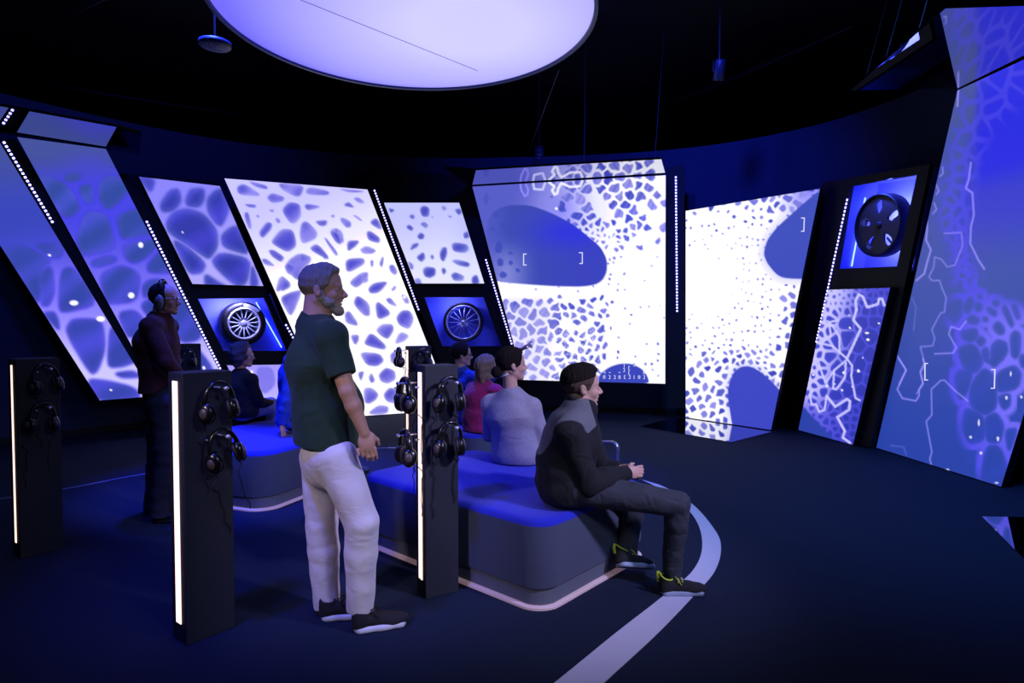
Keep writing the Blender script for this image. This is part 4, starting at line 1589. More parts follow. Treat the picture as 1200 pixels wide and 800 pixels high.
def show_F(x, y):
    S = darts(545, 790, 195, 455, lambda a, b: np.where(b < 262, np.where(a < 650, 5.5, 10.5), np.where(b < 345, np.where(a > 730, 7.5, 5.2), np.where(a < 650, 10.0, np.where(a < 710, 7.2, 6.5)))), 9000, 5)
    e, ci, f1 = voronoi(x + 0.9 * np.sin(y * 0.55 + x * 0.2), y + 0.9 * np.sin(x * 0.6 - y * 0.15), S)
    r = np.random.default_rng(6)
    rd = r.uniform(0, 1, len(S))
    sx, sy = S[ci, 0], S[ci, 1]
    up = sy < 345
    hs = np.where(up, np.interp(sx, [560, 625, 660, 745, 782], [0.05, 0.35, 0.80, 0.70, 0.30]) * np.interp(sy, [215, 262, 290, 335], [1.0, 0.85, 0.50, 0.25]),
                  np.interp(sx, [580, 600, 690, 730, 785], [0.55, 0.85, 0.62, 0.30, 0.12]) * np.interp(sy, [345, 358, 420, 450], [0.35, 0.9, 0.85, 0.6]))
    hs = np.where((sx > 735) & (sy > 270) & (sy < 400), hs * 0.45, hs)
    op = rd[ci] < np.where(big0 := ((sy < 300) | (sy > 345) & (sx < 712)), np.clip(0.1 + hs * 1.25, 0, 0.92), np.clip(0.2 + hs * 0.85, 0, 0.82))
    size = np.where(up, np.where(sy < 262, 10.5, 6.0), np.where(sx < 650, 10, 6.8)) * 0.5
    thr = size * np.interp(hs, [0, 0.5, 0.9], [0.62, 0.36, 0.12]) * (0.75 + 0.6 * r.uniform(0, 1, len(S))[ci])
    big = up & (sy < 300) | ~up & (sx < 712)
    R = np.where(big, 30.0, size * np.interp(hs, [0, 0.4, 0.8], [0.30, 0.62, 0.95]) * (0.65 + 0.6 * r.uniform(0, 1, len(S))[ci]))
    q = np.where(op, pits(x, y, S, ci, e, R, np.where(big, thr, 0.5), 9), -5)
    L = np.where(y < 330, sst(600, 705, x + 0.25 * (y - 230)), 1.0)
    L = np.maximum(L, sst(318, 350, y) * (0.80 + 0.2 * sst(590, 660, x)))
    web = mixc((88, 94, 200), (246, 245, 255), L)
    web = paint(web, (132, 128, 246), 0.75 * np.exp(-(((x - 655) / 30) ** 2 + ((y - 245) / 30) ** 2)))
    lav = sst(585, 600, x) * sst(655, 620, x) * sst(345, 360, y)
    web = paint(web, (226, 222, 255), 0.5 * lav)
    inn = mixc((70, 78, 196), (160, 156, 240), np.clip(r.uniform(0, 1, len(S))[ci] * 0.9 + 0.15 * np.sin(x * 0.9 + y * 0.5), 0, 1))
    inn = paint(inn, (176, 172, 240), 0.55 * sst(350, 365, y) * sst(690, 620, x))
    c = web + (inn - web) * (sst(-0.5, 0.8, q) * (0.25 + 0.75 * np.maximum(L, sst(630, 650, x))))[:, None]
    # fine rain of bright and dark ticks low on the left
    rain = (np.sin(x * 2.1) > 0.2) * sst(640, 650, x) * sst(708, 695, x) * sst(375, 395, y)
    tick = np.sin(y * 1.35 + 13 * np.sin(np.floor(x / 3.0) * 12.9)) > 0.1
    c = paint(c, (252, 250, 255), 0.55 * rain * tick)
    # the large opening
    dh = poly_sd(x, y, rounded(FH[0], 2))
    hb = mixc((62, 76, 176), (58, 66, 186), sst(580, 700, x))
    hb = paint(hb, (46, 50, 222), 0.85 * np.exp(-(((x - 668) / 42) ** 2 + ((y - 272) / 18) ** 2)))
    soft_left = sst(575, 640, x + 0.35 * (y - 300) * -1)
    hb = paint(hb, (150, 154, 226), (1 - sst(585, 635, x)) * sst(272, 322, y) * 0.85)
    c = c + (hb - c) * (sst(0.9, -0.9, dh) * (0.35 + 0.65 * sst(572, 600, x)) + 0 * x)[:, None]
    D, W = holes_sd(x, y, FL, 2)
    c = paint(c, (62, 74, 182), 0.85 * (1 - sst(-0.8, 0.9, D)) * sst(200, 300, y + 20))
    db = poly_sd(x, y, rounded(FB[0], 2))
    c = paint(c, (58, 70, 186), 1 - sst(-0.7, 0.8, db))
    for i, p in enumerate(FO):
        c = lines(c, x, y, p + ([p[0]] if i == 0 and False else []), (1.0, 1.4, 1.8)[i], ((150, 140, 250), (215, 212, 255), (248, 246, 255))[i], 0.95)
    return dots(c, x, y, [(652, 244.3, 1.7, 1.6), (689.5, 211, 0.9, 1.4), (746, 239, 2.4, 1.0)])


GT = T(4.706, 795, 215, [(800, 20), (700, 100), (600, 190), (540, 245), (490, 310), (469, 385), (490, 440), (540, 500), (580, 521), (690, 527), (830, 520)])
GB = T(5.333, 795, 370, [(345, 720), (330, 640), (308, 500), (315, 430), (345, 350), (395, 315), (455, 316), (530, 360), (640, 470), (700, 560), (640, 760)])


def show_G(x, y):
    S = darts(800, 965, 218, 508, lambda a, b: np.where(b < 262, 8.0, np.where((b > 425) & (a < 860), 8.5, np.where((a > 905) & (b > 330), 9.0, 6.0))), 9000, 15)
    e, ci, f1 = voronoi(x + 0.8 * np.sin(y * 0.6 + x * 0.2), y + 0.8 * np.sin(x * 0.6 - y * 0.15), S)
    r = np.random.default_rng(16)
    rd = r.uniform(0, 1, len(S))
    sx, sy = S[ci, 0], S[ci, 1]
    hs = np.interp(sy, [225, 262, 300, 340, 380, 430, 495], [0.60, 0.45, 0.25, 0.30, 0.40, 0.62, 0.80])
    hs = hs * np.clip(0.15 + np.minimum(np.abs(sy - 335) / 95, 1) + 0.9 * sst(845, 880, sx), 0, 1)
    hs = np.maximum(hs, 0.75 * sst(905, 925, sx) * sst(330, 350, sy))
    hs = np.maximum(hs, 0.8 * sst(885, 905, sx) * sst(262, 240, sy))
    op = rd[ci] < np.clip(0.35 + hs * 0.9, 0, 0.93) * sst(0.10, 0.22, hs)
    size = np.where(sy < 262, 8.0, np.where((sy > 425) & (sx < 860), 8.5, np.where((sx > 905) & (sy > 330), 9.0, 6.0))) * 0.5
    thr = size * np.interp(hs, [0, 0.5, 0.9], [0.66, 0.48, 0.30]) * (0.8 + 0.6 * r.uniform(0, 1, len(S))[ci])
    R = size * np.interp(hs, [0, 0.3, 0.6, 0.9], [0.26, 0.40, 0.62, 0.95]) * (0.6 + 0.7 * r.uniform(0, 1, len(S))[ci])
    big = hs > 0.52
    R = np.where(big, 30.0, R)
    q = np.where(op, pits(x, y, S, ci, e, R, np.where(big, thr * 0.9, 0.3), 19), -5)
    web = np.tile(np.array((248, 247, 255.0)), (len(x), 1))
    web = paint(web, (120, 116, 240), 0.9 * sst(905, 955, x) * sst(262, 232, y))
    dt = poly_sd(x, y, rounded(GT[0], 2))
    dbm = poly_sd(x, y, rounded(GB[0], 2))
    near = np.exp(-np.minimum(np.abs(dt), np.abs(dbm)) / 3.5)
    web = paint(web, (190, 188, 252), 0.6 * near)
    inn = mixc((66, 72, 190), (156, 154, 238), np.clip(r.uniform(0, 1, len(S))[ci], 0, 1))
    c = web + (inn - web) * sst(-0.5, 0.8, q)[:, None]
    hc = mixc((64, 80, 184), (60, 70, 196), sst(240, 480, y))
    for d in (dt, dbm):
        c = c + (hc - c) * (1 - sst(-0.7, 0.8, d))[:, None]
    return c


HP = T(4, 930, 330, [(295, 130), (290, 90), (305, 60), (325, 70), (345, 120), (395, 105), (400, 80), (415, 80), (425, 110)], [(295, 130), (280, 180), (315, 220), (250, 360)], [(250, 360), (180, 300), (130, 290), (100, 280)],
       [(250, 360), (275, 395), (270, 440), (290, 545), (310, 555)], [(250, 365), (190, 415), (185, 500), (200, 505), (240, 450), (245, 380)], [(190, 415), (150, 475), (130, 420), (115, 370)],
       [(155, 535), (195, 585), (250, 550), (265, 560), (260, 600), (205, 635), (240, 700), (230, 730), (265, 755)], [(155, 535), (145, 600), (120, 610), (105, 575), (85, 575), (75, 530), (90, 510)], [(130, 290), (175, 250), (165, 190), (210, 180)], [(215, 335), (215, 260), (185, 210), (160, 185)])


def show_H(x, y):
    S = darts(925, 1050, 330, 528, lambda a, b: np.where(b < 362, 5.5, np.where(a - (b - 340) * -0.22 < 985, 7.5, np.where(b > 475, 7.0, 14.0))), 5000, 25)
    e, ci, f1 = voronoi(x, y, S)
    u = (x - 935 + (y - 507) * 0.21) / 75.0
    wl = mixc((206, 200, 255), (82, 80, 232), sst(0.10, 0.75, u))
    wl = paint(wl, (84, 80, 226), sst(450, 490, y) * 0.8)
    hole = mixc((58, 66, 206), (44, 52, 176), sst(0.0, 0.8, u))
    wd = np.where(u < 0.35, 1.3, 0.9)
    a = 1 - sst(wd - 0.4, wd + 1.0, e)
    c = hole + (wl - hole) * (a * np.interp(u, [0, 0.4, 1.0], [1, 0.8, 0.55]))[:, None]
    c = paint(c, wl, 0.30 * np.exp(-e / 2.2) * sst(0.8, 0.2, u))
    corner = sst(-2, 3, (y - 478) * 1.0 - (x - 943) * 1.05)
    c = paint(c, (44, 66, 170), corner)
    for i, p in enumerate(HP):
        c = lines(c, x, y, p, 1.9 if i in (0, 1, 6) else 1.3, (206, 202, 255), 0.95)
    return dots(c, x, y, [(1016, 390, 2.6, 1.2), (1017, 398, 2.0, 1.4), (1006, 434.5, 1.7, 1.6), (1011, 419, .9, 1), (988.5, 436.5, 1.3, 1.5), (969, 452, 1, 1), (987, 457, 1.2, 1.3), (953, 439, 1.2, 1.2), (996, 384, 1, 1), (1030, 379, 1.2, 0.8), (995, 369, .8, .8), (978, 450, .8, .8), (998, 453, .6, .6)])


IW = [[(1060, -60), (1126, 60), (1118, 130), (1104, 190), (1094, 262), (1112, 300), (1112, 350), (1098, 400), (1098, 440), (1112, 480), (1122, 520), (1138, 560), (1170, 580), (1215, 520), (1330, 520), (1330, 400),
       (1200, 352), (1173, 341), (1150, 318), (1143, 300), (1141, 270), (1144, 230), (1150, 203), (1167, 156), (1200, 124), (1300, 40), (1300, -60)]]
IH = T(4.444, 1020, 270, [(488, 390), (520, 346), (538, 380), (510, 428), (493, 417)], [(541, 395), (560, 371), (584, 400), (560, 422)], [(501, 470), (530, 441), (569, 465), (545, 489)], [(474, 530), (549, 511), (554, 560), (520, 579), (486, 562)],
       [(588, 455), (607, 452), (608, 472), (590, 470)], [(641, 505), (665, 476), (694, 505), (694, 533), (668, 539)], [(636, 375), (655, 361), (674, 380), (650, 396)], [(687, 410), (705, 391), (744, 480), (730, 499)],
       [(731, 560), (750, 531), (779, 545), (774, 640), (755, 659), (736, 642)], [(581, 625), (605, 611), (619, 640), (607, 684), (587, 667)], [(631, 610), (660, 576), (704, 588), (709, 640), (650, 704), (631, 692)],
       [(460, 620), (540, 596), (584, 680), (550, 734), (496, 722)], [(551, 575), (575, 551), (599, 575), (575, 604)], [(776, 660), (800, 646), (840, 700), (790, 714)], [(737, 388), (760, 396), (780, 450), (760, 459)], [(428, 205), (452, 190), (468, 208), (450, 228)],
       [(400, 400), (440, 365), (478, 372), (470, 440), (440, 480), (405, 440)], [(378, 230), (410, 222), (425, 250), (395, 262)], [(478, 110), (494, 120), (492, 175), (478, 160)], [(560, 330), (580, 340), (575, 355), (560, 345)], [(508, 200), (526, 240), (520, 280), (508, 240)], [(610, 400), (655, 420), (650, 445), (620, 430)])
IH += T(3.333, 1020, 420, [(396, 112), (440, 46), (484, 78), (489, 182), (450, 214), (396, 182)], [(496, 60), (560, 31), (584, 60), (573, 112), (498, 129)], [(453, 8), (478, -4), (524, -2), (480, 28)], [(498, 150), (544, 138), (544, 182), (520, 199)],
        [(450, 235), (490, 216), (519, 262), (502, 324), (455, 318)], [(526, 282), (574, 275), (542, 366)], [(374, 198), (440, 228), (442, 312), (388, 327), (364, 270)], [(456, 350), (502, 350), (529, 420), (512, 486), (436, 482)], [(330, 60), (400, 40), (380, 120), (350, 160)])
IL = T(4.444, 1020, 270, [(295, -60), (295, 0), (290, 50), (315, 100), (300, 150), (280, 225), (240, 260)], [(385, 15), (475, 10), (480, 80), (440, 180), (400, 190), (370, 150), (335, 138), (330, 190), (305, 240), (320, 260), (360, 260), (375, 305), (395, 350), (385, 425), (365, 430), (320, 515), (335, 560), (325, 600), (260, 605), (285, 700), (260, 740), (275, 800), (240, 850)],
       [(500, 470), (465, 515), (420, 500), (408, 540), (448, 610), (430, 638), (335, 642)], [(218, 350), (238, 400), (225, 520)], [(143, 655), (185, 725), (150, 800)])
IL += T(3.333, 1020, 420, [(110, 0), (140, 45), (105, 120), (125, 155), (178, 165), (190, 145), (190, 120), (205, 95), (195, 50), (210, 20), (205, 0)], [(380, 165), (330, 125), (290, 85), (275, 85), (238, 120), (240, 220), (218, 245), (240, 365), (232, 390), (240, 425)], [(80, 340), (130, 345), (140, 375)])
IL += T(2.857, 1080, 0, [(165, 545), (158, 600), (148, 630), (170, 645), (175, 720), (165, 760), (163, 815), (190, 870), (210, 900)], [(123, 300), (120, 355)], [(70, 560), (72, 580), (62, 590)], [(50, 620), (58, 640), (50, 650)], [(42, 680), (50, 700), (38, 715)])


def show_I(x, y):
    plain = mixc((66, 82, 168), (40, 66, 168), sst(250, 520, y))
    plain = paint(plain, (52, 54, 214), 0.75 * sst(330, 230, y) * sst(1112, 1130, x + (y - 250) * 0.18))
    plain = paint(plain, (40, 42, 226), 0.95 * sst(232, 190, y + 0.25 * (x - 1160)) * sst(1140, 1150, x))
    plain = paint(plain, (74, 88, 150), 0.8 * sst(165, 130, y) * sst(60, 100, y) * sst(1165, 1120, x))
    dw = poly_sd(x, y, rounded(IW[0], 2))
    S = darts(1085, 1340, 40, 330, lambda a, b: np.where(b < 175, 17.0, np.where(b < 260, 12.0, 8.0)), 3000, 35)
    e, ci, f1 = voronoi(x + 3 * np.sin(y * 0.15), y * 0.72 + 60 * 0.28, S * np.array([1, 0.72]) + np.array([0, 60 * 0.28]))
    up = sst(338, 318, y)
    D, W = holes_sd(x, y, IH, px=2.6)
    d = np.where(y < 325, 2.2 - e, D) * 1.0
    bright = mixc((78, 74, 232), (118, 110, 248), sst(330, 390, y) * sst(1110, 1180, x))
    bright = paint(bright, (76, 72, 240), sst(470, 560, y) * 0.7)
    hole = plain + tint(np.maximum(W, 0), x, y, (0, 0, 0), (12, 2, 40), 8) * 0.4 * sst(320, 340, y)[:, None]
    k = np.where(y < 325, 1 - sst(1.3, 3.4, e), sst(-0.9, 1.0, D) * (0.55 + 0.45 * sst(0.2, 3.5, D)) * np.where(W < 0, 0.0, sst(13.0, 5.0, D)))
    k = np.maximum(k, 0.14 * np.where(y < 325, np.exp(-e / 5), sst(-5, 0, D) * sst(10.0, 3.0, D)))
    inweb = hole + (bright - hole) * k[:, None]
    a = sst(6, -16, dw) * np.interp(y, [0, 160, 240, 330, 420, 600], [0.62, 0.62, 0.75, 0.9, 1, 0.9])
    right_edge = sst(1.2, -1.2, dw)
    c = plain + (inweb - plain) * a[:, None]
    inten = [0.85, 0.62, 0.75, 0.30, 0.75, 0.85, 0.75, 0.3, 0.85, 0.9, 0.7, 0.7, 0.7]
    for i, p in enumerate(IL):
        c = lines(c, x, y, p, 1.3 if i in (0, 8, 9) else 0.9, (158, 148, 255), inten[i] * 0.85)
    rr = np.random.default_rng(44)
    sp = [(1147, 495, 1.2, 4.0), (1137.5, 512, 1.6, 1.6), (1169.5, 514, 1.5, 2.6), (1149.5, 530.5, 1.7, 1.7), (1184.5, 438, 1.0, 3.0), (1179.5, 466, 1.6, 2.2), (1197, 465, 1.4, 1.6), (1168, 565.5, 2.2, 0.8), (1110, 550.5, 2.6, 1.3)]
    c = dots(c, x, y, sp, (214, 212, 248))
    return c
# ------------------------------------------------------------------ displays


def display_mat(name, strength):
    m = bpy.data.materials.new(name)
    m.use_nodes = True
    nt = m.node_tree
    b = nt.nodes['Principled BSDF']
    b.inputs['Base Color'].default_value = (0.02, 0.02, 0.025, 1)
    b.inputs['Roughness'].default_value = 0.5
    a = nt.nodes.new('ShaderNodeVertexColor')
    a.layer_name = 'picture'
    nt.links.new(a.outputs['Color'], b.inputs['Emission Color'])
    b.inputs['Emission Strength'].default_value = strength
    return m


M['display'] = display_mat('lit display', 1.0)
M['white_sign'] = mat('white display marks', rgb(20, 20, 30), 0.5, emit=rgb(225, 225, 255), strength=1.0)


def display(label, pl, quad, show, step=1.3, back=0.0, depth=0.07, floor=False, kind_group='video wall screens'):
    """A flat display: quad = its corners TL, TR, BR, BL as measured in the photograph on plan line pl."""
    n = normal_of(pl)
    q = [PP(x, y, *pl) for x, y in quad]
    if floor:
        for i in (2, 3):
            q[i][2] = 0.012
    wpx = max(abs(quad[1][0] - quad[0][0]), abs(quad[2][0] - quad[3][0]))
    hpx = max(abs(quad[3][1] - quad[0][1]), abs(quad[2][1] - quad[1][1]))
    nu, nv = max(8, int(wpx / step)), max(8, int(hpx / step))
    U, V = np.meshgrid(np.linspace(0, 1, nu + 1), np.linspace(0, 1, nv + 1), indexing='ij')
    U, V = U.ravel()[:, None], V.ravel()[:, None]
    top = q[0] * (1 - U) + q[1] * U
    bot = q[3] * (1 - U) + q[2] * U
    W = top * (1 - V) + bot * V
    x, y = to_ref(W)
    c = np.clip(show(x, y) / 255.0, 0, 1.0)
    lin = s2l(c)
    lin = np.where(c > 0.955, lin * 1.12, lin)
    i = np.arange(nu)[:, None] * (nv + 1) + np.arange(nv)[None, :]
    i = i.ravel()
    F = np.stack([i, i + 1, i + nv + 2, i + nv + 1], 1)
    base = (q[2] + q[3]) / 2
    root = thing('video_screen', label, 'screen', base, 0, kind_group)
    o = np_mesh('display', W - base, F, M['display'], root, False)
    at = o.data.color_attributes.new('picture', 'FLOAT_COLOR', 'POINT')
    at.data.foreach_set('color', np.concatenate([lin, np.ones((len(lin), 1))], 1).astype(np.float32).ravel())
    cs = MB()
    cen = sum(q) / 4
    g = [p + nrm(p - cen) * 0.006 + n * 0.004 - base for p in q]
    if floor:
        for p in g:
            p[2] = max(p[2], 0.001 - base[2])
    cs.prism(g, n * depth)
    cs.build('casing', M['casing'], root)
    return root, q, n


def marks(root, name, pl, items, w=1.5, m=None):
    """Bright strokes shown on a display, each mark a thin flat shape on its face."""
    n = normal_of(pl)
    base = np.array(root.location)
    for pts in items:
        s = MB()
        for (ax, ay), (bx, by) in zip(pts[:-1], pts[1:]):
            d = nrm((bx - ax, by - ay))
            px, py = -d[1] * w / 2, d[0] * w / 2
            ex, ey = d[0] * w / 2, d[1] * w / 2
            poly = [PP(ax - ex + px, ay - ey + py, *pl), PP(bx + ex + px, by + ey + py, *pl), PP(bx + ex - px, by + ey - py, *pl), PP(ax - ex - px, ay - ey - py, *pl)]
            s.prism([p - n * 0.004 - base for p in poly], n * 0.003)
        s.build(name, m or M['white_sign'], root)


scrA, _, _ = display('leftmost slanted screen, cut by the frame, dim grey blue above and violet web below', PL['left'], [(-88, 150), (-3, 162.5), (180, 464), (117, 469)], show_A, depth=0.06)
scrB, _, _ = display('slanted violet web screen right behind the man with headphones', PL['left'], [(20, 160.5), (124, 174.5), (273, 465), (188, 466)], show_B)
scrC, _, _ = display('small slanted lavender web screen directly above the silver spoked wheel', PL['left'], [(163, 207), (257.5, 218), (308.6, 335), (225.5, 332.5)], show_C)
scrJ, _, _ = display('pale violet screen low under the silver spoked wheel', PL['left'], [(266, 428), (343, 427), (370, 484), (293, 484)], show_J)
scrD, _, _ = display('large slanted white screen with lavender holes behind the man in the polo shirt', PL['mid'], [(263, 209), (430.5, 222), (531, 484), (389, 486)], show_D, floor=True, depth=0.035)
scrE, _, _ = display('small slanted white screen with few dark holes above the thin-spoked wheel', PL['mid2'], [(450, 237.5), (538, 237.5), (567.5, 332), (487, 332)], show_E)
scrF, _, _ = display('big central screen with white bone web around a large blue opening', PL['back'], [(553.6, 218.6), (780, 205.3), (779.5, 449.5), (613, 445)], show_F, step=1.15)
scrG, _, _ = display('tall bright screen standing on the floor right of centre with two blue openings', PL['turn'], [(803.5, 247), (961, 221), (903.5, 505), (803.5, 490)], show_G, step=1.15, floor=True)
scrH, _, _ = display('narrow slanted blue screen with a fine white net below the dark disc wheel', PL['side'], [(970, 339.5), (1043, 337), (999.5, 522), (935.5, 507)], show_H, step=1.15, floor=True)
scrI, _, _ = display('tallest slanted blue screen at the right edge of the picture', PL['near'], [(1122, 106), (1352, -1), (1173, 572.5), (1027, 525)], show_I, floor=True)

marks(scrF, 'bracket_mark', PL['back'], T(5, 550, 180, [(333, 588), (318, 588), (318, 652), (333, 652)], [(645, 580), (662, 580), (662, 643), (648, 643)]), 1.1)
marks(scrG, 'bracket_mark', PL['turn'], T(4.706, 795, 215, [(680, 190), (695, 190), (692, 263), (680, 263)]), 1.1)
marks(scrI, 'bracket_mark', PL['near'], T(4.444, 1020, 270, [(298, 692), (285, 692), (285, 778), (298, 778)]) + T(3.333, 1020, 420, [(475, 43), (487, 43), (485, 116), (473, 116)]), 1.1)
# the columns of small signs in the lower opening of the central screen
sg = []
for cx, cy, ch in ((708, 436, '-'), (708, 441.5, 'o'), (709, 436.2, ':'), (714.5, 436.3, '-'), (714.5, 441.7, ']'), (726, 436.2, '-'), (726, 441.7, 'o'), (731.5, 428.5, 'I'), (731.5, 433.5, ']'), (732, 441.7, '['),
                   (737, 431, '['), (737, 436.5, '['), (738, 441.7, ']'), (743, 441.7, 'I'), (749, 441.7, 'o'), (755, 436.4, 'n'), (755, 441.8, ']'), (720.5, 441.8, ']'), (712, 430.4, '-'), (743.5, 428.8, '-'), (757, 433, '-')):
    a = 0.9
    if ch == '-':
        sg.append([(cx - a, cy), (cx + a, cy)])
    elif ch == ':':
        sg += [[(cx, cy - 1.2), (cx, cy - 0.6)], [(cx, cy + 0.6), (cx, cy + 1.2)]]
    elif ch == 'I':
        sg.append([(cx, cy - 1.8), (cx, cy + 1.8)])
    elif ch == '[':
        sg.append([(cx + a, cy - 1.8), (cx - a * 0.4, cy - 1.8), (cx - a * 0.4, cy + 1.8), (cx + a, cy + 1.8)])
    elif ch == ']':
        sg.append([(cx - a, cy - 1.8), (cx + a * 0.4, cy - 1.8), (cx + a * 0.4, cy + 1.8), (cx - a, cy + 1.8)])
    elif ch == 'n':
        sg.append([(cx - a, cy + 1.6), (cx - a, cy - 1.6), (cx + a, cy + 1.6)])
    else:
        sg.append([(cx - a, cy - 1.5), (cx + a, cy - 1.5), (cx + a, cy + 1.5), (cx - a, cy + 1.5), (cx - a, cy - 1.5)])
marks(scrF, 'sign', PL['back'], sg, 0.6)

# ------------------------------------------------------------------ mirrored canopies above and mirrored plates below the screens


def canopy(name, label, poly, z, thick, cat):
    c = MB()
    base = np.array([np.mean([p[0] for p in poly]), np.mean([p[1] for p in poly]), z])
    c.prism([np.array([p[0], p[1], z]) - base for p in poly], (0, 0, thick))
    o = c.build(name, M['mirror'])
    o.location = base
    return tag(o, label, cat)


zB = PP(72, 167.5, *PL['left'])[2]
n_ = normal_of(PL['left'])
b0, b1 = PP(20, 160.5, *PL['left']), PP(124, 174.5, *PL['left'])
f0, f1 = PZ(38, 133.5, zB), PZ(136, 151, zB)
f2, b2 = PZ(166, 158.5, zB), PP(165, 179, *PL['left'])
fm, bm_ = PZ(-64, 116, zB), PP(-80, 150, *PL['left'])
canopy('mirror_canopy', 'mirrored canopy over the two leftmost slanted screens', [fm, f0, f1, f2, b2 + n_ * 0.1, b1 + n_ * 0.1, b0 + n_ * 0.1, bm_ + n_ * 0.1], zB + 0.022, 0.03, 'canopy')
zF = 3.775
n_ = normal_of(PL['back'])
canopy('mirror_canopy', 'mirrored canopy jutting out over the central screen', [PZ(521, 197, zF), PZ(558, 199.5, zF), PZ(775, 186.5, zF), PP(780, 205, *PL['back']) + n_ * 0.08, PP(554, 220, *PL['back']) + n_ * 0.08, PZ(552, 219, zF) + n_ * 0.08], zF, 0.03, 'canopy')
zI = 3.862
n_ = normal_of(PL['near'])
canopy('mirror_canopy', 'mirrored canopy hung from wires over the tall screen at the right edge', [PZ(997, 106, zI), PZ(1108, 10, zI), PZ(1290, 4, zI), np.array([4.75, 4.2, 0]), np.array([4.75, 6.2, 0])], zI, 0.03, 'canopy')
canopy('mirror_plate', 'mirrored black plate on the floor before the tall bright screen', [PZ(750, 499, 0.014), PZ(857, 517.5, 0.014), PZ(904, 505.5, 0.014), PZ(803, 490, 0.014), PZ(790, 489, 0.014)], 0.001, 0.010, 'floor plate')
canopy('mirror_plate', 'mirrored black plate on the floor at the lower right edge', [PZ(1151, 604.5, 0.014), PZ(1206, 660, 0.014), PZ(1290, 655, 0.014), PZ(1270, 606, 0.014)], 0.001, 0.010, 'floor plate')

# ------------------------------------------------------------------ slanted black boards between the screens
board('slanted_fin', 'slanted black fin between the two leftmost screens', PL['left'], [(-1, 163), (18.5, 163), (186.5, 466), (181.5, 466)], 0.04, 0.022)
NI1 = [(232, 350), (310, 349), (336.5, 411), (262, 411)]
NI2 = [(497, 348), (566.5, 348), (587.5, 405.5), (518, 405.5)]
NI3 = [(996.6, 218), (1074.5, 204.5), (1051, 312), (980, 315)]
bC = board('slanted_column', 'slanted black column holding the silver spoked wheel on the left', PL['left'], [(139, 203), (256, 212), (378, 486), (285, 486)], 0.05, 0.075, NI1)
bE = board('slanted_column', 'slanted black column holding the thin-spoked wheel beside the central screen', PL['mid2'], [(432, 203), (551, 204), (622, 462), (530, 462)], 0.05, 0.075, NI2)
bH = board('slanted_column', 'slanted black column holding the dark disc wheel on the right', PL['side'], [(964, 214), (1090, 192), (1020, 524), (912, 504)], 0.05, 0.075, NI3)
board('slanted_fin', 'upright black fin with a long dotted light between the central and the tall bright screen', PL['back'], [(781.5, 196), (802, 194), (802, 478), (781.5, 478)], 0.05, 0.02)

# ------------------------------------------------------------------ dotted light strips
M['led'] = mat('lit blue white diode', rgb(90, 90, 255), 0.4, emit=rgb(196, 190, 255), strength=2.6)
M['strip_base'] = mat('dark blue strip', rgb(16, 18, 90), 0.5, emit=rgb(40, 40, 255), strength=0.16)


def light_strip(label, pl, a, b, back, w=0.03):
    """A dotted strip: a strip body and its row of little diodes."""
    n = normal_of(pl)
    off = n * back
    p0, p1 = (pl[0][0] + off[0], pl[0][1] + off[1]), (pl[1][0] + off[0], pl[1][1] + off[1])
    A, B = PP(*a, p0, p1), PP(*b, p0, p1)
    L = np.linalg.norm(B - A)
    t = (B - A) / L
    s = np.cross(t, n)
    root = thing('dotted_light_strip', label, 'light strip', B, 0, 'dotted light strips')
    e = MB()
    e.prism([A + s * w / 2 - n * 0.008 - B, A - s * w / 2 - n * 0.008 - B, -s * w / 2 - n * 0.008, s * w / 2 - n * 0.008], n * 0.007)
    e.build('strip', M['strip_base'], root)
    d = MB()
    N = int(L / 0.047)
    for i in range(N):
        c = A + t * (i + 0.5) * L / N - B - n * 0.012
        q = [c + t * u * 0.0135 + s * v * 0.0135 for u, v in ((-1, -0.6), (-0.6, -1), (0.6, -1), (1, -0.6), (1, 0.6), (0.6, 1), (-0.6, 1), (-1, 0.6))]
        d.prism(q, n * 0.004)
    o = d.build('diodes', M['led'], root)
    return root


light_strip('long dotted light strip between the two leftmost screens', PL['left'], (3.5, 165), (62.5, 262), 0.018, 0.026)
light_strip('dotted light strip running down beside the face of the man with headphones', PL['left'], (171, 258), (258.5, 433), 0.070)
light_strip('short dotted light strip just right of the silver spoked wheel', PL['left'], (334, 379), (344, 397), 0.070)
light_strip('dotted light strip left of the thin-spoked wheel, along the large slanted white screen', PL['mid2'], (438.5, 222), (491, 364), 0.070)
light_strip('dotted light strip right of the thin-spoked wheel, ending above the grey sweater', PL['mid2'], (569, 303), (600, 404), 0.070)
light_strip('upright dotted light strip right of the central screen', PL['back'], (792, 206), (793.5, 366), 0.018)
light_strip('dotted light strip slanting down left of the dark disc wheel', PL['side'], (994, 232), (957, 402), 0.070, 0.026)
# ------------------------------------------------------------------ wheels in lit niches
M['niche'] = mat('blue niche lining', rgb(120, 130, 235), 0.6)
M['niche_frame'] = mat('dark niche frame', rgb(14, 18, 40), 0.5)
M['tube'] = mat('lit blue tube', rgb(120, 130, 255), 0.3, emit=rgb(70, 90, 255), strength=9.0)
M['tyre'] = mat('black tyre rubber', rgb(20, 20, 24), 0.55, bump=0.1, bscale=50)
M['rim_silver'] = mat('silver wheel paint', rgb(226, 224, 236), 0.35, 0.0)
M['rim_thin'] = mat('polished thin rim', rgb(190, 190, 205), 0.3, 0.3)
M['disc_dark'] = mat('dark speckled disc', rgb(58, 56, 66), 0.6, vary=0.6, vscale=160)
M['patch'] = mat('pale tyre lettering band', rgb(190, 195, 235), 0.5)


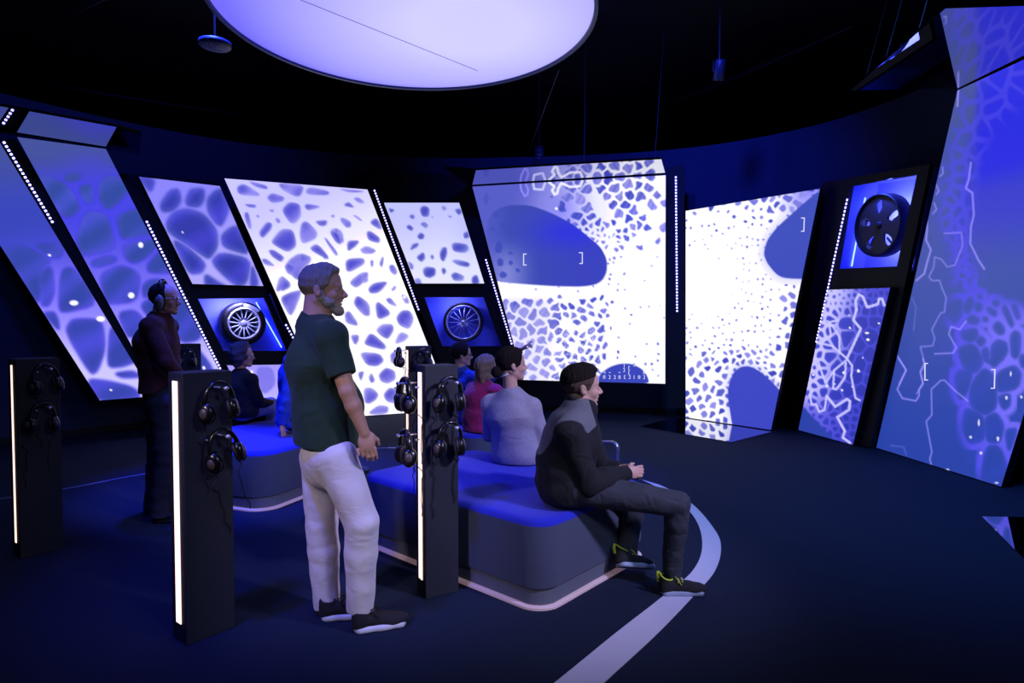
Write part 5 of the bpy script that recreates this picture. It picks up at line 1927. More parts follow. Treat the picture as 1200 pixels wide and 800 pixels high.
def niche(label, pl, quad, back, depth, tubes, glow, col=(0.16, 0.22, 1.0)):
    n = normal_of(pl)
    off = n * back
    p0, p1 = (pl[0][0] + off[0], pl[0][1] + off[1]), (pl[1][0] + off[0], pl[1][1] + off[1])
    q = [PP(x, y, p0, p1) for x, y in quad]
    base = (q[2] + q[3]) / 2
    root = thing('display_niche', label, 'niche', base, 0)
    c = sum(q) / 4
    b = [p + n * depth for p in q]
    m = MB()
    m.add([p - base for p in q + b], [(4, 5, 6, 7)[::-1], (0, 1, 5, 4), (1, 2, 6, 5), (2, 3, 7, 6), (3, 0, 4, 7)])
    o = [p + nrm(p - c) * 0.03 for p in q + b]
    o[4:] = [p + n * 0.03 for p in o[4:]]
    k = 8
    m.add([p - base for p in o], [(4, 5, 6, 7), (0, 4, 5, 1), (1, 5, 6, 2), (2, 6, 7, 3), (3, 7, 4, 0)])
    m.add([p - base for p in q + o[:4]], [(0, 4, 5, 1), (1, 5, 6, 2), (2, 6, 7, 3), (3, 7, 4, 0)])
    m.build('lining', M['niche'], root, fix=False)
    for (ax, ay, bx, by, dd) in tubes:
        k0, k1 = p0 + n[:2] * dd, p1 + n[:2] * dd
        A, B = PP(ax, ay, k0, k1), PP(bx, by, k0, k1)
        t = MB()
        t.tube([A - base, B - base], 0.010, 8)
        t.build('tube_light', M['tube'], root, smooth=True)
    ld = bpy.data.lights.new('niche_lamp', 'AREA')
    ld.shape = 'RECTANGLE'
    ld.size = 0.3
    ld.size_y = 0.06
    ld.energy = glow
    ld.color = col
    lo = bpy.data.objects.new('niche_lamp', ld)
    COL.objects.link(lo)
    lo.location = (q[0] + q[1]) / 2 - n * 0.04 - np.array([0, 0, 0.05])
    lo.rotation_euler = Vector(nrm(np.array([0, 0, -1.0]) + n * 0.55)).to_track_quat('-Z', 'Y').to_euler()
    return root, q, n, c


def wheel_frame(c, n, yaw=0.0):
    z = -np.asarray(n, float)
    z = np.array([z[0] * math.cos(yaw) - z[1] * math.sin(yaw), z[0] * math.sin(yaw) + z[1] * math.cos(yaw), 0])
    x = np.cross((0, 0, 1), z)
    return basis(x, (0, 0, 1), z, (0, 0, 0))


def ring(r0, r1, h, n=48, rnd=0.012):
    return [(r1 - rnd, -h / 2), (r1, -h / 2 + rnd), (r1, h / 2 - rnd), (r1 - rnd, h / 2), (r0 + rnd, h / 2), (r0, h / 2 - rnd), (r0, -h / 2 + rnd), (r0 + rnd, -h / 2)]


def hanger(root, r, R, back):
    k = MB()
    k.tube([R @ Vector((0, 0, -0.04)), R @ Vector((0, 0, -back))], 0.03, 12)
    k.build('wall_bracket', M['niche_frame'], root, smooth=True)


nic1, q, n, c = niche('blue lit niche around the silver spoked wheel', PL['left'], [(226, 347), (316, 346), (343, 413), (256, 413)], 0.128, 0.32, [(300, 354, 330, 407, 0.27)], 14.0, (0.34, 0.34, 1.0))
wc = P(284, 379, 1) - CO
wc = CO + wc * ((np.dot(c + n * 0.13 - CO, n)) / np.dot(wc, n))
r1 = 0.328
w = thing('wheel', 'silver many-spoked car wheel with a fat tyre in the left niche', 'wheel', wc)
R = wheel_frame(wc, n)
MB().lathe([(r1 * 0.70, -0.11), (r1 * 0.92, -0.12), (r1, -0.07), (r1, 0.07), (r1 * 0.92, 0.12), (r1 * 0.72, 0.115), (r1 * 0.68, 0.08), (r1 * 0.68, -0.10)], R, 56, True).build('tyre', M['tyre'], w, smooth=True)
MB().lathe(ring(r1 * 0.64, r1 * 0.74, 0.255), R @ Matrix.Translation((0, 0, 0.0)), 56, True).build('rim', M['rim_silver'], w, smooth=True)
MB().lathe([(1e-4, 0.095), (0.045, 0.092), (0.062, 0.08), (0.07, 0.05), (0.07, -0.02), (1e-4, -0.03)], R, 32).build('hub', M['rim_silver'], w, smooth=True)
bk = MB()
bk.lathe([(1e-4, -0.06), (r1 * 0.66, -0.06), (r1 * 0.66, -0.08), (1e-4, -0.08)], R, 40)
bk.build('brake_disc', M['disc_dark'], w, smooth=False)
for i in range(15):
    s = MB()
    a = 2 * PI * i / 15 + 0.1
    for da, r_ in ((-0.03, 0.012),):
        pts = [R @ Vector((math.cos(a) * rr, math.sin(a) * rr, zz)) for rr, zz in ((0.055, 0.075), (0.10, 0.088), (0.16, 0.095), (0.212, 0.10))]
        s.tube(pts, [0.014, 0.010, 0.010, 0.013], 8)
    s.build('spoke', M['rim_silver'], w, smooth=True)
pt = MB()
vs = []
for i in range(13):
    a = math.radians(92 - 50 * i / 12)
    vs.append(((math.cos(a) * r1 * 0.76, math.sin(a) * r1 * 0.76, 0.119), (math.cos(a) * r1 * 0.90, math.sin(a) * r1 * 0.90, 0.1225)))
for i in range(12):
    pt.prism([R @ Vector(vs[i][0]), R @ Vector(vs[i][1]), R @ Vector(vs[i + 1][1]), R @ Vector(vs[i + 1][0])], np.array(R @ Vector((0, 0, 0.003))))
pt.build('lettering_band', M['patch'], w)
hanger(w, r1, R, 0.18)

nic2, q, n, c = niche('blue lit niche around the thin-spoked wheel', PL['mid2'], [(492, 345), (571, 345), (592, 408), (513, 408)], 0.128, 0.30, [], 9.0, (0.22, 0.24, 1.0))
wc = P(543, 377.5, 1) - CO
wc = CO + wc * ((np.dot(c + n * 0.10 - CO, n)) / np.dot(wc, n))
r2 = 0.338
w2 = thing('wheel', 'thin-spoked wheel with a slim black tyre in the middle niche', 'wheel', wc)
R = wheel_frame(wc, n)
MB().lathe(ring(r2 * 0.87, r2, 0.15, rnd=0.03), R, 56, True).build('tyre', M['tyre'], w2, smooth=True)
MB().lathe(ring(r2 * 0.79, r2 * 0.88, 0.13), R, 56, True).build('rim', M['rim_thin'], w2, smooth=True)
MB().lathe([(1e-4, 0.075), (0.02, 0.07), (0.036, 0.05), (0.036, -0.04), (1e-4, -0.05)], R, 24).build('hub', M['rim_thin'], w2, smooth=True)
for i in range(15):
    s = MB()
    a = 2 * PI * i / 15 + 0.21
    s.tube([R @ Vector((math.cos(a + da) * rr, math.sin(a + da) * rr, zz)) for rr, zz, da in ((0.03, 0.045, 0), (0.12, 0.04, 0.0), (r2 * 0.82, 0.03, 0))], [0.010, 0.006, 0.007], 6)
    s.build('spoke', M['rim_thin'], w2, smooth=True)
hanger(w2, r2, R, 0.19)

nic3, q, n, c = niche('deep blue lit niche around the dark disc wheel', PL['side'], [(993, 214), (1092, 198), (1069, 315), (976, 319)], 0.128, 0.45, [(1014, 231.5, 1010.5, 248, 0.25), (1005.5, 272, 998, 312, 0.25)], 20.0, (0.05, 0.09, 1.0))
wc = P(1034, 264, 1) - CO
wc = CO + wc * ((np.dot(c + n * 0.10 - CO, n)) / np.dot(wc, n))
r3 = 0.38
w3 = thing('wheel', 'dark closed disc wheel with five pale openings in the right niche', 'wheel', wc)
R = wheel_frame(wc, n)
MB().lathe(ring(r3 * 0.90, r3, 0.16, rnd=0.03), R, 56, True).build('tyre', M['tyre'], w3, smooth=True)
bm = bmesh.new()


def loop_at(f):
    vs = [bm.verts.new(R @ Vector((*f(t), 0.05))) for t in np.linspace(0, 2 * PI, 41)[:-1]]
    return [bm.edges.new((vs[i], vs[(i + 1) % 40])) for i in range(40)]


ed = loop_at(lambda t: (r3 * 0.91 * math.cos(t), r3 * 0.91 * math.sin(t)))
for i in range(5):
    a0 = PI / 2 + 2 * PI * i / 5 + 0.0

    def f(t, a0=a0):
        u = 0.60 * r3 + 0.22 * r3 * math.cos(t)
        v = 0.14 * r3 * math.sin(t) * (1.0 + 0.35 * math.cos(t)) + 0.03 * r3 * math.cos(t) ** 2
        return (u * math.cos(a0) - v * math.sin(a0), u * math.sin(a0) + v * math.cos(a0))
    ed += loop_at(f)
bmesh.ops.triangle_fill(bm, use_beauty=True, edges=ed)
rr = bmesh.ops.extrude_face_region(bm, geom=list(bm.faces))
bmesh.ops.translate(bm, verts=[g for g in rr['geom'] if isinstance(g, bmesh.types.BMVert)], vec=R @ Vector((0, 0, -0.025)))
bmesh.ops.recalc_face_normals(bm, faces=bm.faces)
me = bpy.data.meshes.new('disc')
bm.to_mesh(me)
bm.free()
me.materials.append(M['disc_dark'])
link(bpy.data.objects.new('disc', me), w3)
MB().lathe([(1e-4, 0.075), (0.03, 0.072), (0.05, 0.05), (1e-4, 0.048)], R, 24).build('hub', M['disc_dark'], w3, smooth=True)
lb_ = bpy.data.lights.new('niche_backlight', 'AREA')
lb_.size = 0.35
lb_.energy = 14
lb_.color = (0.5, 0.5, 1.0)
lbo = bpy.data.objects.new('niche_backlight', lb_)
COL.objects.link(lbo)
lbo.location = wc + n * 0.10
lbo.rotation_euler = Vector(n).to_track_quat('-Z', 'Y').to_euler()
for i in range(5):
    a0 = PI / 2 + 2 * PI * i / 5
    b = MB()
    b.box((0, 0, 0), (0.30 * r3, 0.04 * r3, 0.03), M=R @ Matrix.Rotation(a0 + 0.12, 4, 'Z') @ Matrix.Translation((0.60 * r3, -0.115 * r3, 0.005)))
    b.build('vent_blade', M['tyre'], w3, bevel=0.006)
hanger(w3, r3, R, 0.27)

# ------------------------------------------------------------------ the great round ceiling light
M['disk'] = None


def disk_mat():
    m = bpy.data.materials.new('lit lavender diffuser')
    m.use_nodes = True
    nt = m.node_tree
    b = nt.nodes['Principled BSDF']
    b.inputs['Base Color'].default_value = (0.5, 0.5, 0.6, 1)
    tc = nt.nodes.new('ShaderNodeTexCoord')
    mp = nt.nodes.new('ShaderNodeMapping')
    mp.inputs['Location'].default_value = (-0.25, -0.1, 0)
    mp.inputs['Scale'].default_value = (0.55, 0.55, 0.55)
    g = nt.nodes.new('ShaderNodeTexGradient')
    g.gradient_type = 'SPHERICAL'
    r = nt.nodes.new('ShaderNodeValToRGB')
    r.color_ramp.elements[0].position = 0.0
    r.color_ramp.elements[0].color = rgb(108, 100, 244)
    r.color_ramp.elements[1].position = 0.75
    r.color_ramp.elements[1].color = rgb(206, 203, 255)
    e = r.color_ramp.elements.new(0.28)
    e.color = rgb(160, 154, 252)
    nt.links.new(tc.outputs['Object'], mp.inputs['Vector'])
    nt.links.new(mp.outputs['Vector'], g.inputs['Vector'])
    nt.links.new(g.outputs['Color'], r.inputs['Fac'])
    nt.links.new(r.outputs['Color'], b.inputs['Emission Color'])
    b.inputs['Emission Strength'].default_value = 1.0
    return m


M['disk'] = disk_mat()
DC = np.array([-0.80, 4.80, 3.87])
DR = 1.42
dl = thing('round_ceiling_light', 'huge round lavender glowing ceiling disc hanging over the benches', 'ceiling light', DC)
MB().lathe([(1e-4, 0.0), (DR * 0.5, 0.0), (DR, 0.0)], None, 96).build('diffuser', M['disk'], dl, fix=False)
MB().lathe([(DR + 0.002, -0.02), (DR + 0.03, -0.02), (DR + 0.03, 0.22), (DR + 0.002, 0.22)], None, 96, True).build('rim', mat('dark blue rim', rgb(34, 52, 96), 0.4, 0.4), dl, smooth=False)
MB().lathe([(1e-4, 0.20), (DR + 0.002, 0.20), (DR + 0.002, 0.215), (1e-4, 0.215)], None, 96).build('cover', M['ceiling'], dl)
A, B = PZ(345, -3, DC[2] - 0.004), PZ(560, 83, DC[2] - 0.004)
sm = MB()
sm.tube([A - DC, B - DC], 0.0022, 6)
sm.build('seam', mat('grey seam', rgb(120, 116, 170), 0.6), dl)
for i in range(6):
    a = 2 * PI * i / 6 + 0.3
    s = MB()
    s.tube([(math.cos(a) * DR * 0.9, math.sin(a) * DR * 0.9, 0.2), (math.cos(a) * DR * 0.9, math.sin(a) * DR * 0.9, 5.70 - DC[2])], 0.004, 6)
    s.build('hanging_wire', M['wire'], dl)

# ------------------------------------------------------------------ benches
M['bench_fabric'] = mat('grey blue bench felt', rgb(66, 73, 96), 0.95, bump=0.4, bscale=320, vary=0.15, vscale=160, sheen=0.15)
M['blue_lit_felt'] = mat('bench felt with blue light in its colour', rgb(28, 40, 190), 0.95, bump=0.4, bscale=320, vary=0.12, vscale=160, sheen=0.1)  # the blue spotlight's tint is put into this colour
M['bench_plinth'] = mat('pale grey bench plinth', rgb(96, 100, 112), 0.8, bump=0.2, bscale=300)
M['glow'] = mat('warm light flange', rgb(200, 180, 180), 0.5, emit=rgb(255, 205, 215), strength=0.105)


def rounded_rect(U, V, r, n=10, g=0.0):
    out = []
    for cx, cy, a0 in ((U - r, r, -PI / 2), (U - r, V - r, 0), (r, V - r, PI / 2), (r, r, PI)):
        for k in range(n + 1):
            a = a0 + (PI / 2) * k / n
            out.append((cx + (r + g) * math.cos(a), cy + (r + g) * math.sin(a)))
    return out


def bench(label, key):
    bn = BENCH[key]
    O, u, U, V, r, H = bn['O'], bn['u'], bn['U'], bn['V'], bn['r'], bn['H'] - 0.003
    u = nrm((u[0], u[1], 0))
    ang = math.atan2(u[1], u[0])
    root = thing('bench', label, 'bench', (O[0], O[1], 0), ang, 'upholstered island benches')

    def slab(levels, name, m, smooth=True):
        b = MB()
        vs, fs = [], []
        N = 44
        for z, g in levels:
            vs += [(x, y, z) for x, y in rounded_rect(U, V, r, 10, g)]
        for i in range(len(levels) - 1):
            for k in range(N):
                fs.append((i * N + k, i * N + (k + 1) % N, (i + 1) * N + (k + 1) % N, (i + 1) * N + k))
        fs += [tuple(reversed(range(N))), tuple((len(levels) - 1) * N + k for k in range(N))]
        b.add(vs, fs)
        o = b.build(name, m, root, smooth=smooth)
        md = o.modifiers.new('edge', 'EDGE_SPLIT')
        md.split_angle = math.radians(40)
        return o
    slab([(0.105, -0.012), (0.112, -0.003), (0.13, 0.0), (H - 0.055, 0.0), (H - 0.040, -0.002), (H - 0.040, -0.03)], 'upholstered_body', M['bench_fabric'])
    slab([(H - 0.0395, -0.03), (H - 0.0395, -0.002), (H - 0.020, -0.006), (H - 0.006, -0.018), (H, -0.036), (H + 0.003, -0.12)], 'blue_lit_top', M['blue_lit_felt'])  # bench top, split off so its colour can carry the blue light
    slab([(0.022, -0.016), (0.105, -0.016)], 'plinth', M['bench_plinth'])
    slab([(0.0, 0.008), (0.012, 0.008), (0.018, 0.0)], 'light_flange', M['glow'])
    return root


bench('near island bench with a bright blue lit top where the boy sits', 'near')
bench('left island bench behind the white jeans with a warm light along its foot', 'left')
bench('far island bench behind the near one, under the person in the magenta jacket', 'far')
# ------------------------------------------------------------------ headphone stands and headphones
M['stand'] = mat('charcoal stand laminate', rgb(35, 37, 46), 0.65, bump=0.05, bscale=200)
M['strip_warm'] = mat('warm white strip light', rgb(255, 230, 220), 0.4, emit=rgb(255, 216, 200), strength=1.7)
M['black_plastic'] = mat('black headphone plastic', rgb(16, 16, 18), 0.28, coat=0.3)
M['cushion'] = mat('black leatherette cushion', rgb(24, 22, 22), 0.55, bump=0.2, bscale=160)
M['cup_plate'] = mat('brown grey cup plate', rgb(92, 80, 76), 0.45, 0.3)
M['knob'] = mat('pale metal knob', rgb(215, 215, 225), 0.22, 0.6)
M['cable'] = mat('black rubber cable', rgb(14, 14, 16), 0.6)
SH = 1.29


def stand(label, C, ang, wide=0.215, narrow=0.15, strip=0.048):
    """C: plan point of the nearest edge; the wide face runs from it along ang, the lit narrow face along ang+90."""
    root = thing('headphone_stand', label, 'headphone stand', (C[0], C[1], 0), ang, 'headphone stands')
    b = MB()
    b.box((wide / 2, narrow / 2, SH / 2), (wide, narrow, SH))
    b.build('body', M['stand'], root, bevel=0.004)
    s = MB()
    s.box((-0.001, narrow * 0.5, 0.67), (0.006, strip, 1.16))
    s.build('strip_light', M['strip_warm'], root)
    return root


def hook(root, x, z, face):
    k = MB()
    if face == 'wide':
        p, d, sd = np.array([x, 0, z]), np.array([0, -1.0, 0]), np.array([1.0, 0, 0])
    else:
        p, d, sd = np.array([0, x, z]), np.array([-1.0, 0, 0]), np.array([0, 1.0, 0])
    for o, r, L in ((sd * 0.030, 0.011, 0.115), (-sd * 0.020 - np.array([0, 0, 0.022]), 0.0065, 0.03)):
        k.tube([p + o, p + o + d * L], 0.005, 8)
        k.sphere(p + o + d * L, r, 12, 8)
    return k.build('hook', M['knob'], root, smooth=True)


def headphones(label=None, group='headphones hanging on the stands'):
    root = thing('headphones', label, 'headphones', (0, 0, 0), 0, group)
    hb = MB()
    pts = [(0.068 * math.sin(t), 0, -0.085 + 0.095 * math.cos(t)) for t in np.linspace(-1.55, 1.55, 25)]
    hb.tube(pts, 0.010, 8, flat=((0, 1, 0), 1.7))
    hb.build('headband', M['black_plastic'], root, smooth=True)
    for sg in (-1, 1):
        c = np.array([sg * 0.064, 0, -0.128])
        tilt = 0.30 * sg
        z = nrm((sg * math.cos(0.5), -math.sin(0.5), 0.12))
        x = nrm(np.cross((0, 0, 1), z))
        y = np.cross(z, x)
        R = basis(x, y, z, c) @ Matrix.Diagonal((1.02, 1.28, 1, 1))
        cup = MB()
        cup.lathe([(1e-4, 0.026), (0.022, 0.025), (0.036, 0.018), (0.041, 0.008), (0.041, -0.004), (0.034, -0.008), (1e-4, -0.008)], R, 28)
        cu = cup.build('ear_cup', M['black_plastic'], root, smooth=True)
        q = MB()
        q.lathe([(0.020, -0.006), (0.038, -0.006), (0.042, -0.014), (0.036, -0.024), (0.026, -0.024), (0.019, -0.014)], R, 28, True)
        q.build('cushion', M['cushion'], cu, smooth=True)
        pl = MB()
        pl.lathe([(1e-4, 0.0285), (0.018, 0.0275), (0.020, 0.0245), (1e-4, 0.0235)], R, 24)
        pl.build('cup_plate', M['cup_plate'], cu, smooth=True)
        ar = MB()
        ar.tube([(sg * 0.069, 0, -0.070), (sg * 0.072, 0.002, -0.09), c + z * 0.012 + np.array([0, 0, 0.035])], 0.006, 8)
        ar.build('slider', M['black_plastic'], root, smooth=True)
    return root


def add_cable(root, seed, length=0.34):
    r = np.random.default_rng(seed)
    cb = MB()
    for sg in (-1, 1):
        pts = [np.array([sg * 0.060, 0.012, -0.178]), np.array([sg * 0.062, 0.05, -0.186])]
        for i in range(9):
            pts.append(np.array([sg * 0.060 + r.normal() * 0.008, 0.073, -0.19 - length * (i + 1) / 9 * (1.0 if sg < 0 else 0.8)]))
        cb.tube(spline(pts, 5, False), 0.0026, 6)
    return cb.build('cable', M['cable'], root, smooth=True)


stands = {}
c1 = PZ(219, 757)
stands['a'] = stand('headphone stand standing nearest the left foreground, two headphones on its broad side', c1, math.radians(52), 0.235)
stands['b'] = stand('headphone stand at the left edge of the picture', PZ(24, 655), math.radians(52), 0.235, 0.17, 0.026)
stands['c'] = stand('headphone stand in front of the near bench, beside the white jeans', PZ(499, 702), math.radians(30), 0.20, 0.14)
stands['d'] = stand('headphone stand farther back, half hidden behind the stand at the near bench', P(480, 520, 6.0), math.radians(24), 0.225, 0.15, 0.07)
stands['e'] = stand('headphone stand behind the man in the maroon sweater', P(206, 470, 6.6), math.radians(30), 0.25)

master = headphones('black headphones hung uppermost on the nearest stand')
add_cable(master, 3)


def hang(key, face, x, z, tilt, label, seed, first=False, out=0.085):
    st = stands[key]
    ang = st.rotation_euler[2]
    hook(st, x, z, face)
    o = master if first else copy_tree(master)
    lx, ly = (x, -out) if face == 'wide' else (-out, x)
    o.location = (st.location[0] + lx * math.cos(ang) - ly * math.sin(ang), st.location[1] + lx * math.sin(ang) + ly * math.cos(ang), z + 0.021)
    o.rotation_euler = (0, tilt, ang + (0 if face == 'wide' else -PI / 2))
    o['label'] = label
    return o


hang('a', 'wide', 0.120, 1.215, -0.10, 'black headphones hung uppermost on the nearest stand', 3, True)
hang('a', 'wide', 0.125, 0.985, -0.30, 'black headphones hung lower on the nearest stand', 4)
hang('b', 'wide', 0.125, 1.225, -0.12, 'black headphones hung uppermost on the stand at the left edge', 5)
hang('b', 'wide', 0.115, 0.975, 0.03, 'black headphones hung lower on the stand at the left edge', 6)
hang('c', 'wide', 0.110, 1.200, 0.0, 'black headphones uppermost on the broad side of the stand at the near bench', 7)
hang('c', 'wide', 0.110, 0.955, 0.0, 'black headphones lower on the broad side of the stand at the near bench', 8)
hang('c', 'narrow', 0.080, 1.190, 0.0, 'black headphones uppermost on the lit edge of the stand at the near bench', 9)
hang('c', 'narrow', 0.080, 0.900, 0.0, 'black headphones lower on the lit edge of the stand at the near bench', 10)
hang('d', 'narrow', 0.070, 1.245, 0.0, 'black headphones uppermost on the half hidden farther stand, before the white screen', 11)
hang('d', 'narrow', 0.070, 0.880, 0.0, 'black headphones lower on the half hidden farther stand, before the white screen', 12)
hang('d', 'wide', 0.120, 1.235, 0.0, 'black headphones on the broad side of the half hidden farther stand', 13)
hang('e', 'wide', 0.110, 1.210, 0.0, 'black headphones on the stand behind the maroon sweater', 14)

# ------------------------------------------------------------------ people
man = man_in_polo()
rebase(man, (float(P(405, 735, 3.1)[0]), 3.1, 0))
m2, H2 = man_with_headphones()
rebase(m2, (float(P(190, 610, 4.75)[0]), 4.75, 0))
for f_, x_, y_, Y_ in ((grey_sweater_woman, 604, 538, 4.55), (blond_child, 561, 508, 5.85), (boy_in_blue, 541, 498, 6.75), (curly_woman, 285, 492, 6.2), (blue_shirt_person, 346, 500, 5.75), (boy_on_bench, 660, 585, 3.5)):
    o = f_()
    b = P(x_, y_, Y_)
    rebase(o, (b[0], b[1], b[2]))

# the headphones the second man wears
wh = headphones('grey black headphones worn by the man in the maroon sweater', 'worn headphones')
for c_ in wh.children:
    if c_.name.startswith('ear_cup'):
        c_.data.materials[0] = mat('silver grey cup', rgb(120, 122, 130), 0.4, 0.3)
wh['group'] = ''
del wh['group']
top = H2(-0.012, 0, 0.130)
wh.location = top
x_ = -H2.l
wh.rotation_euler = basis(-H2.l, H2.f, H2.u).to_euler() if np.linalg.det(np.stack([-H2.l, H2.f, H2.u], 1)) > 0 else basis(H2.l, -H2.f, H2.u).to_euler()
wh.scale = (1.08, 1.0, 1.25)

# the curved metal rail behind the boy
rl = MB()
p0, p1 = P(688, 518, 4.45), P(724, 518, 4.30)
d = nrm(p1 - p0)
pts = [np.array([p0[0], p0[1], 0.0]), np.array([p0[0], p0[1], p0[2] - 0.05])]
for t in np.linspace(0, PI / 2, 6):
    pts.append(p0 + d * 0.05 * (1 - math.cos(t)) + np.array([0, 0, -0.05 + 0.05 * math.sin(t)]))
for t in np.linspace(0, PI / 2, 6):
    pts.append(p1 - d * 0.05 * (1 - math.sin(t)) + np.array([0, 0, -0.05 + 0.05 * math.cos(t)]))
pts += [np.array([p1[0], p1[1], 0.0])]
rl.tube(pts, 0.013, 12)
o = rl.build('metal_rail', mat('brushed steel tube', rgb(180, 185, 205), 0.25, 0.9), None, smooth=True)
tag(o, 'curved steel tube rail standing behind the boy in the black sweater', 'rail')

# ------------------------------------------------------------------ up under the ceiling: pipes, wires and small lamps in the dark


def pipe(name, label, pts, r, cat):
    s = MB()
    s.tube(pts, r, 8)
    o = s.build(name, M['truss'], None, smooth=True)
    return tag(o, label, cat)


ZP = 5.2
pipe('ceiling_pipe', 'long dark pipe under the ceiling behind the glowing disc, left side', [PZ(0, 88, ZP), PZ(120, 110, ZP), PZ(420, 156, ZP)], 0.035, 'pipe')
pipe('ceiling_pipe', 'dark pipe crossing under the ceiling at the upper left corner', [PZ(-60, 78, 4.9), PZ(62, 26, 4.9), PZ(160, -20, 4.9)], 0.02, 'pipe')
pipe('ceiling_pipe', 'dark pipe under the ceiling right of the glowing disc', [PZ(720, 148, ZP), PZ(860, 92, ZP), PZ(1000, 30, ZP)], 0.03, 'pipe')


def spot(label, c, aim, m):
    """Small can lamp: yoke, housing, lens."""
    c = np.asarray(c, float)
    root = thing('spot_lamp', label, 'spot lamp', c)
    z = nrm(np.asarray(aim, float) - c)
    x = nrm(np.cross((0, 0, 1), z))
    R = basis(x, np.cross(z, x), z)
    MB().lathe([(1e-4, -0.14), (0.05, -0.14), (0.062, -0.12), (0.066, 0.10), (0.058, 0.10), (0.056, 0.06), (1e-4, 0.06)], R, 24).build('housing', m, root, smooth=True)
    MB().lathe([(1e-4, 0.062), (0.056, 0.062), (0.056, 0.07), (1e-4, 0.075)], R, 24).build('lens', M['knob'], root, smooth=True)
    y = MB()
    y.tube([R @ Vector((-0.075, 0, 0)), Vector((x * -0.075 + np.array([0, 0, 0.13]))), Vector((x * 0.075 + np.array([0, 0, 0.13]))), R @ Vector((0.075, 0, 0))], 0.008, 6)
    y.tube([(0, 0, 0.13), (0, 0, 5.70 - c[2])], 0.012, 8)
    y.build('yoke', M['truss'], root)
    return root


M['lamp_can'] = mat('grey blue lamp can', rgb(60, 66, 84), 0.45, 0.3)
spot('small grey lamp under the ceiling above the tall bright screen', P(843, 84, 7.6), (2.5, 9.0, 0.5), M['lamp_can'])
spot('small lamp on the wall top above the central screen', P(632, 178, 9.6) + np.array([0, 0, 0.0]), (0.2, 5, 0), M['lamp_can'])
M['speaker_can'] = mat('dark speaker can', rgb(42, 48, 66), 0.5)
sp = thing('ceiling_speaker', 'round perforated speaker at the left rim of the glowing disc', 'speaker', P(252, 48, 5.35))
MB().lathe([(1e-4, -0.05), (0.12, -0.05), (0.13, -0.04), (0.13, -0.01), (1e-4, -0.01)], None, 28).build('housing', M['speaker_can'], sp, smooth=True)
g = MB()
for i in range(40):
    a, r_ = i * 2.39996, 0.105 * math.sqrt((i + 0.5) / 40)
    g.sphere((r_ * math.cos(a), r_ * math.sin(a), -0.051), 0.0045, 6, 4)
g.build('perforation', M['knob'], sp)
k = MB()
k.tube([(0, 0, -0.01), (0, 0, 5.70 - P(252, 48, 5.35)[2])], 0.01, 6)
k.build('drop_rod', M['truss'], sp)


def wire(label, a, b, r=0.0035):
    s = MB()
    s.tube([a, b], r, 5)
    o = s.build('hanging_wire', M['wire'], None)
    return tag(o, label, 'wire', 'wires under the ceiling')


for i, (x, y) in enumerate(((1013, 90), (1036, 68), (1073, 40))):
    a = PZ(x, y, zI + 0.03)
    dx = (PZ(x + 3, y - 3, zI) - PZ(x, y, zI))
    b = a + np.array([0.35, -0.25, 5.70 - zI - 0.03])
    wire(('leftmost', 'middle', 'rightmost')[i] + ' of the three wires holding the canopy at the right', a + np.array([0.03, 0.03, 0]), b + np.array([0.03, 0.03, 0]))
wire('slanting wire above the right end of the central canopy', PZ(768, 187, zF + 0.03) + np.array([0, 0.05, 0]), np.array([2.15, 8.8, 5.7]))
wire('slanting wire from the lamp above the central screen up past the disc', P(618, 182, 9.3), P(655, 82, 8.0))
wire('upright wire right of the glowing disc, above the central canopy', PZ(685, 192, zF + 0.03) + np.array([0, 0.05, 0]), np.array([1.1, 9.3, 5.7]))

# ------------------------------------------------------------------ light
w_ = bpy.data.worlds.new('world')
scene.world = w_
w_.use_nodes = True
w_.node_tree.nodes['Background'].inputs[0].default_value = (0.02, 0.03, 0.12, 1)
w_.node_tree.nodes['Background'].inputs[1].default_value = 0.0


def lamp(name, kind, loc, aim, energy, color, **k):
    ld = bpy.data.lights.new(name, kind)
    ld.energy = energy
    ld.color = color
    for a, v in k.items():
        setattr(ld, a, v)
    o = bpy.data.objects.new(name, ld)
    COL.objects.link(o)
    o.location = loc
    d = Vector(aim) - Vector(loc)
    o.rotation_euler = d.to_track_quat('-Z', 'Y').to_euler()
    return o


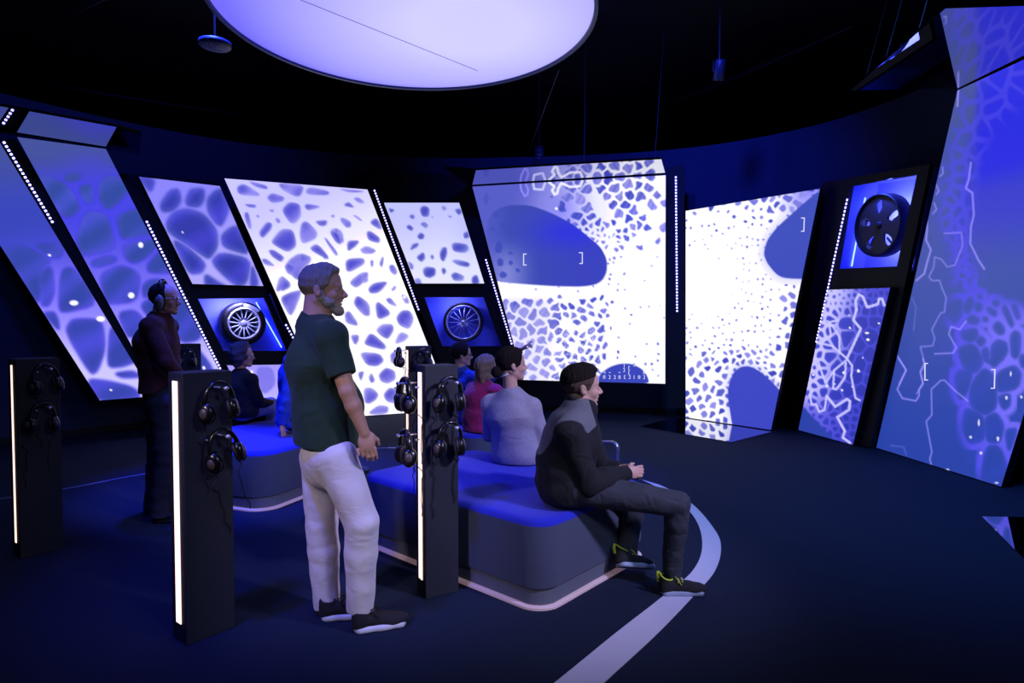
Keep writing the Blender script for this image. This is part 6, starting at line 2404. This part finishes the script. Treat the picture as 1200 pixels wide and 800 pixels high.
BLUE = (0.03, 0.06, 1.0)
R_ = math.radians
lamp('blue_spot_near', 'SPOT', (-0.6, 4.7, 5.4), (-0.15, 4.15, 0.4), 4600, BLUE, spot_size=R_(30), spot_blend=0.6, shadow_soft_size=0.12)
lamp('blue_spot_left', 'SPOT', (-2.6, 4.9, 5.4), (-2.5, 5.8, 0.4), 2800, BLUE, spot_size=R_(36), spot_blend=0.7, shadow_soft_size=0.12)
lamp('blue_spot_far', 'SPOT', (-0.4, 6.6, 5.4), (-0.4, 6.2, 0.4), 1500, BLUE, spot_size=R_(44), spot_blend=0.7, shadow_soft_size=0.12)
lamp('blue_spot_floor', 'SPOT', (-2.0, 1.5, 5.4), (-1.3, 4.1, 0), 1100, BLUE, spot_size=R_(38), spot_blend=0.9, shadow_soft_size=0.2)
lamp('blue_wash_back', 'SPOT', (0.5, 5.5, 5.5), (1.5, 10.3, 3.6), 500, BLUE, spot_size=R_(75), spot_blend=0.9, shadow_soft_size=0.2)
lamp('blue_wash_right', 'SPOT', (1.0, 5.0, 5.5), (3.4, 9.5, 3.2), 800, BLUE, spot_size=R_(50), spot_blend=0.9, shadow_soft_size=0.2)
lamp('blue_wash_left', 'SPOT', (-2.0, 5.0, 5.5), (-5.5, 8.3, 3.8), 250, BLUE, spot_size=R_(75), spot_blend=0.9, shadow_soft_size=0.2)
# unseen fill spots added for the pale light on the visitors from behind
lamp('rear_fill', 'SPOT', (-3.2, -0.5, 3.4), (-0.9, 3.1, 0.8), 330, (0.95, 0.80, 1.0), spot_size=R_(21), spot_blend=0.7, shadow_soft_size=0.25)
lamp('right_fill', 'SPOT', (2.5, -0.8, 3.6), (-0.4, 3.3, 0.8), 200, (0.62, 0.72, 1.0), spot_size=R_(45), spot_blend=0.9, shadow_soft_size=0.3)

lamp('fill_wash_right', 'SPOT', (3.4, 3.4, 5.5), (3.0, 6.2, 0), 1150, (0.07, 0.26, 1.0), spot_size=R_(80), spot_blend=1.0, shadow_soft_size=0.4)  # added blue ambient fill over the right floor, no fixture seen
lamp('fill_wash_left', 'SPOT', (-3.6, 3.4, 5.5), (-4.6, 6.8, 0.6), 130, (0.10, 0.25, 1.0), spot_size=R_(100), spot_blend=1.0, shadow_soft_size=0.4)  # its added counterpart for the left side

lamp('front_fill', 'SPOT', (3.3, 1.0, 3.7), (0.3, 3.8, 0.8), 950, (0.54, 0.51, 1.0), spot_size=R_(40), spot_blend=0.8, shadow_soft_size=0.2)  # unseen lavender fill added to brighten faces turned to the screens

vs_ = scene.view_settings
vs_.view_transform = 'Standard'
vs_.look = 'None'
vs_.gamma = 1.0
vs_.exposure = 0.0
vs_.use_curve_mapping = False
scene.cycles.use_denoising = True
scene.cycles.max_bounces = 8
scene.cycles.sample_clamp_indirect = 6.0
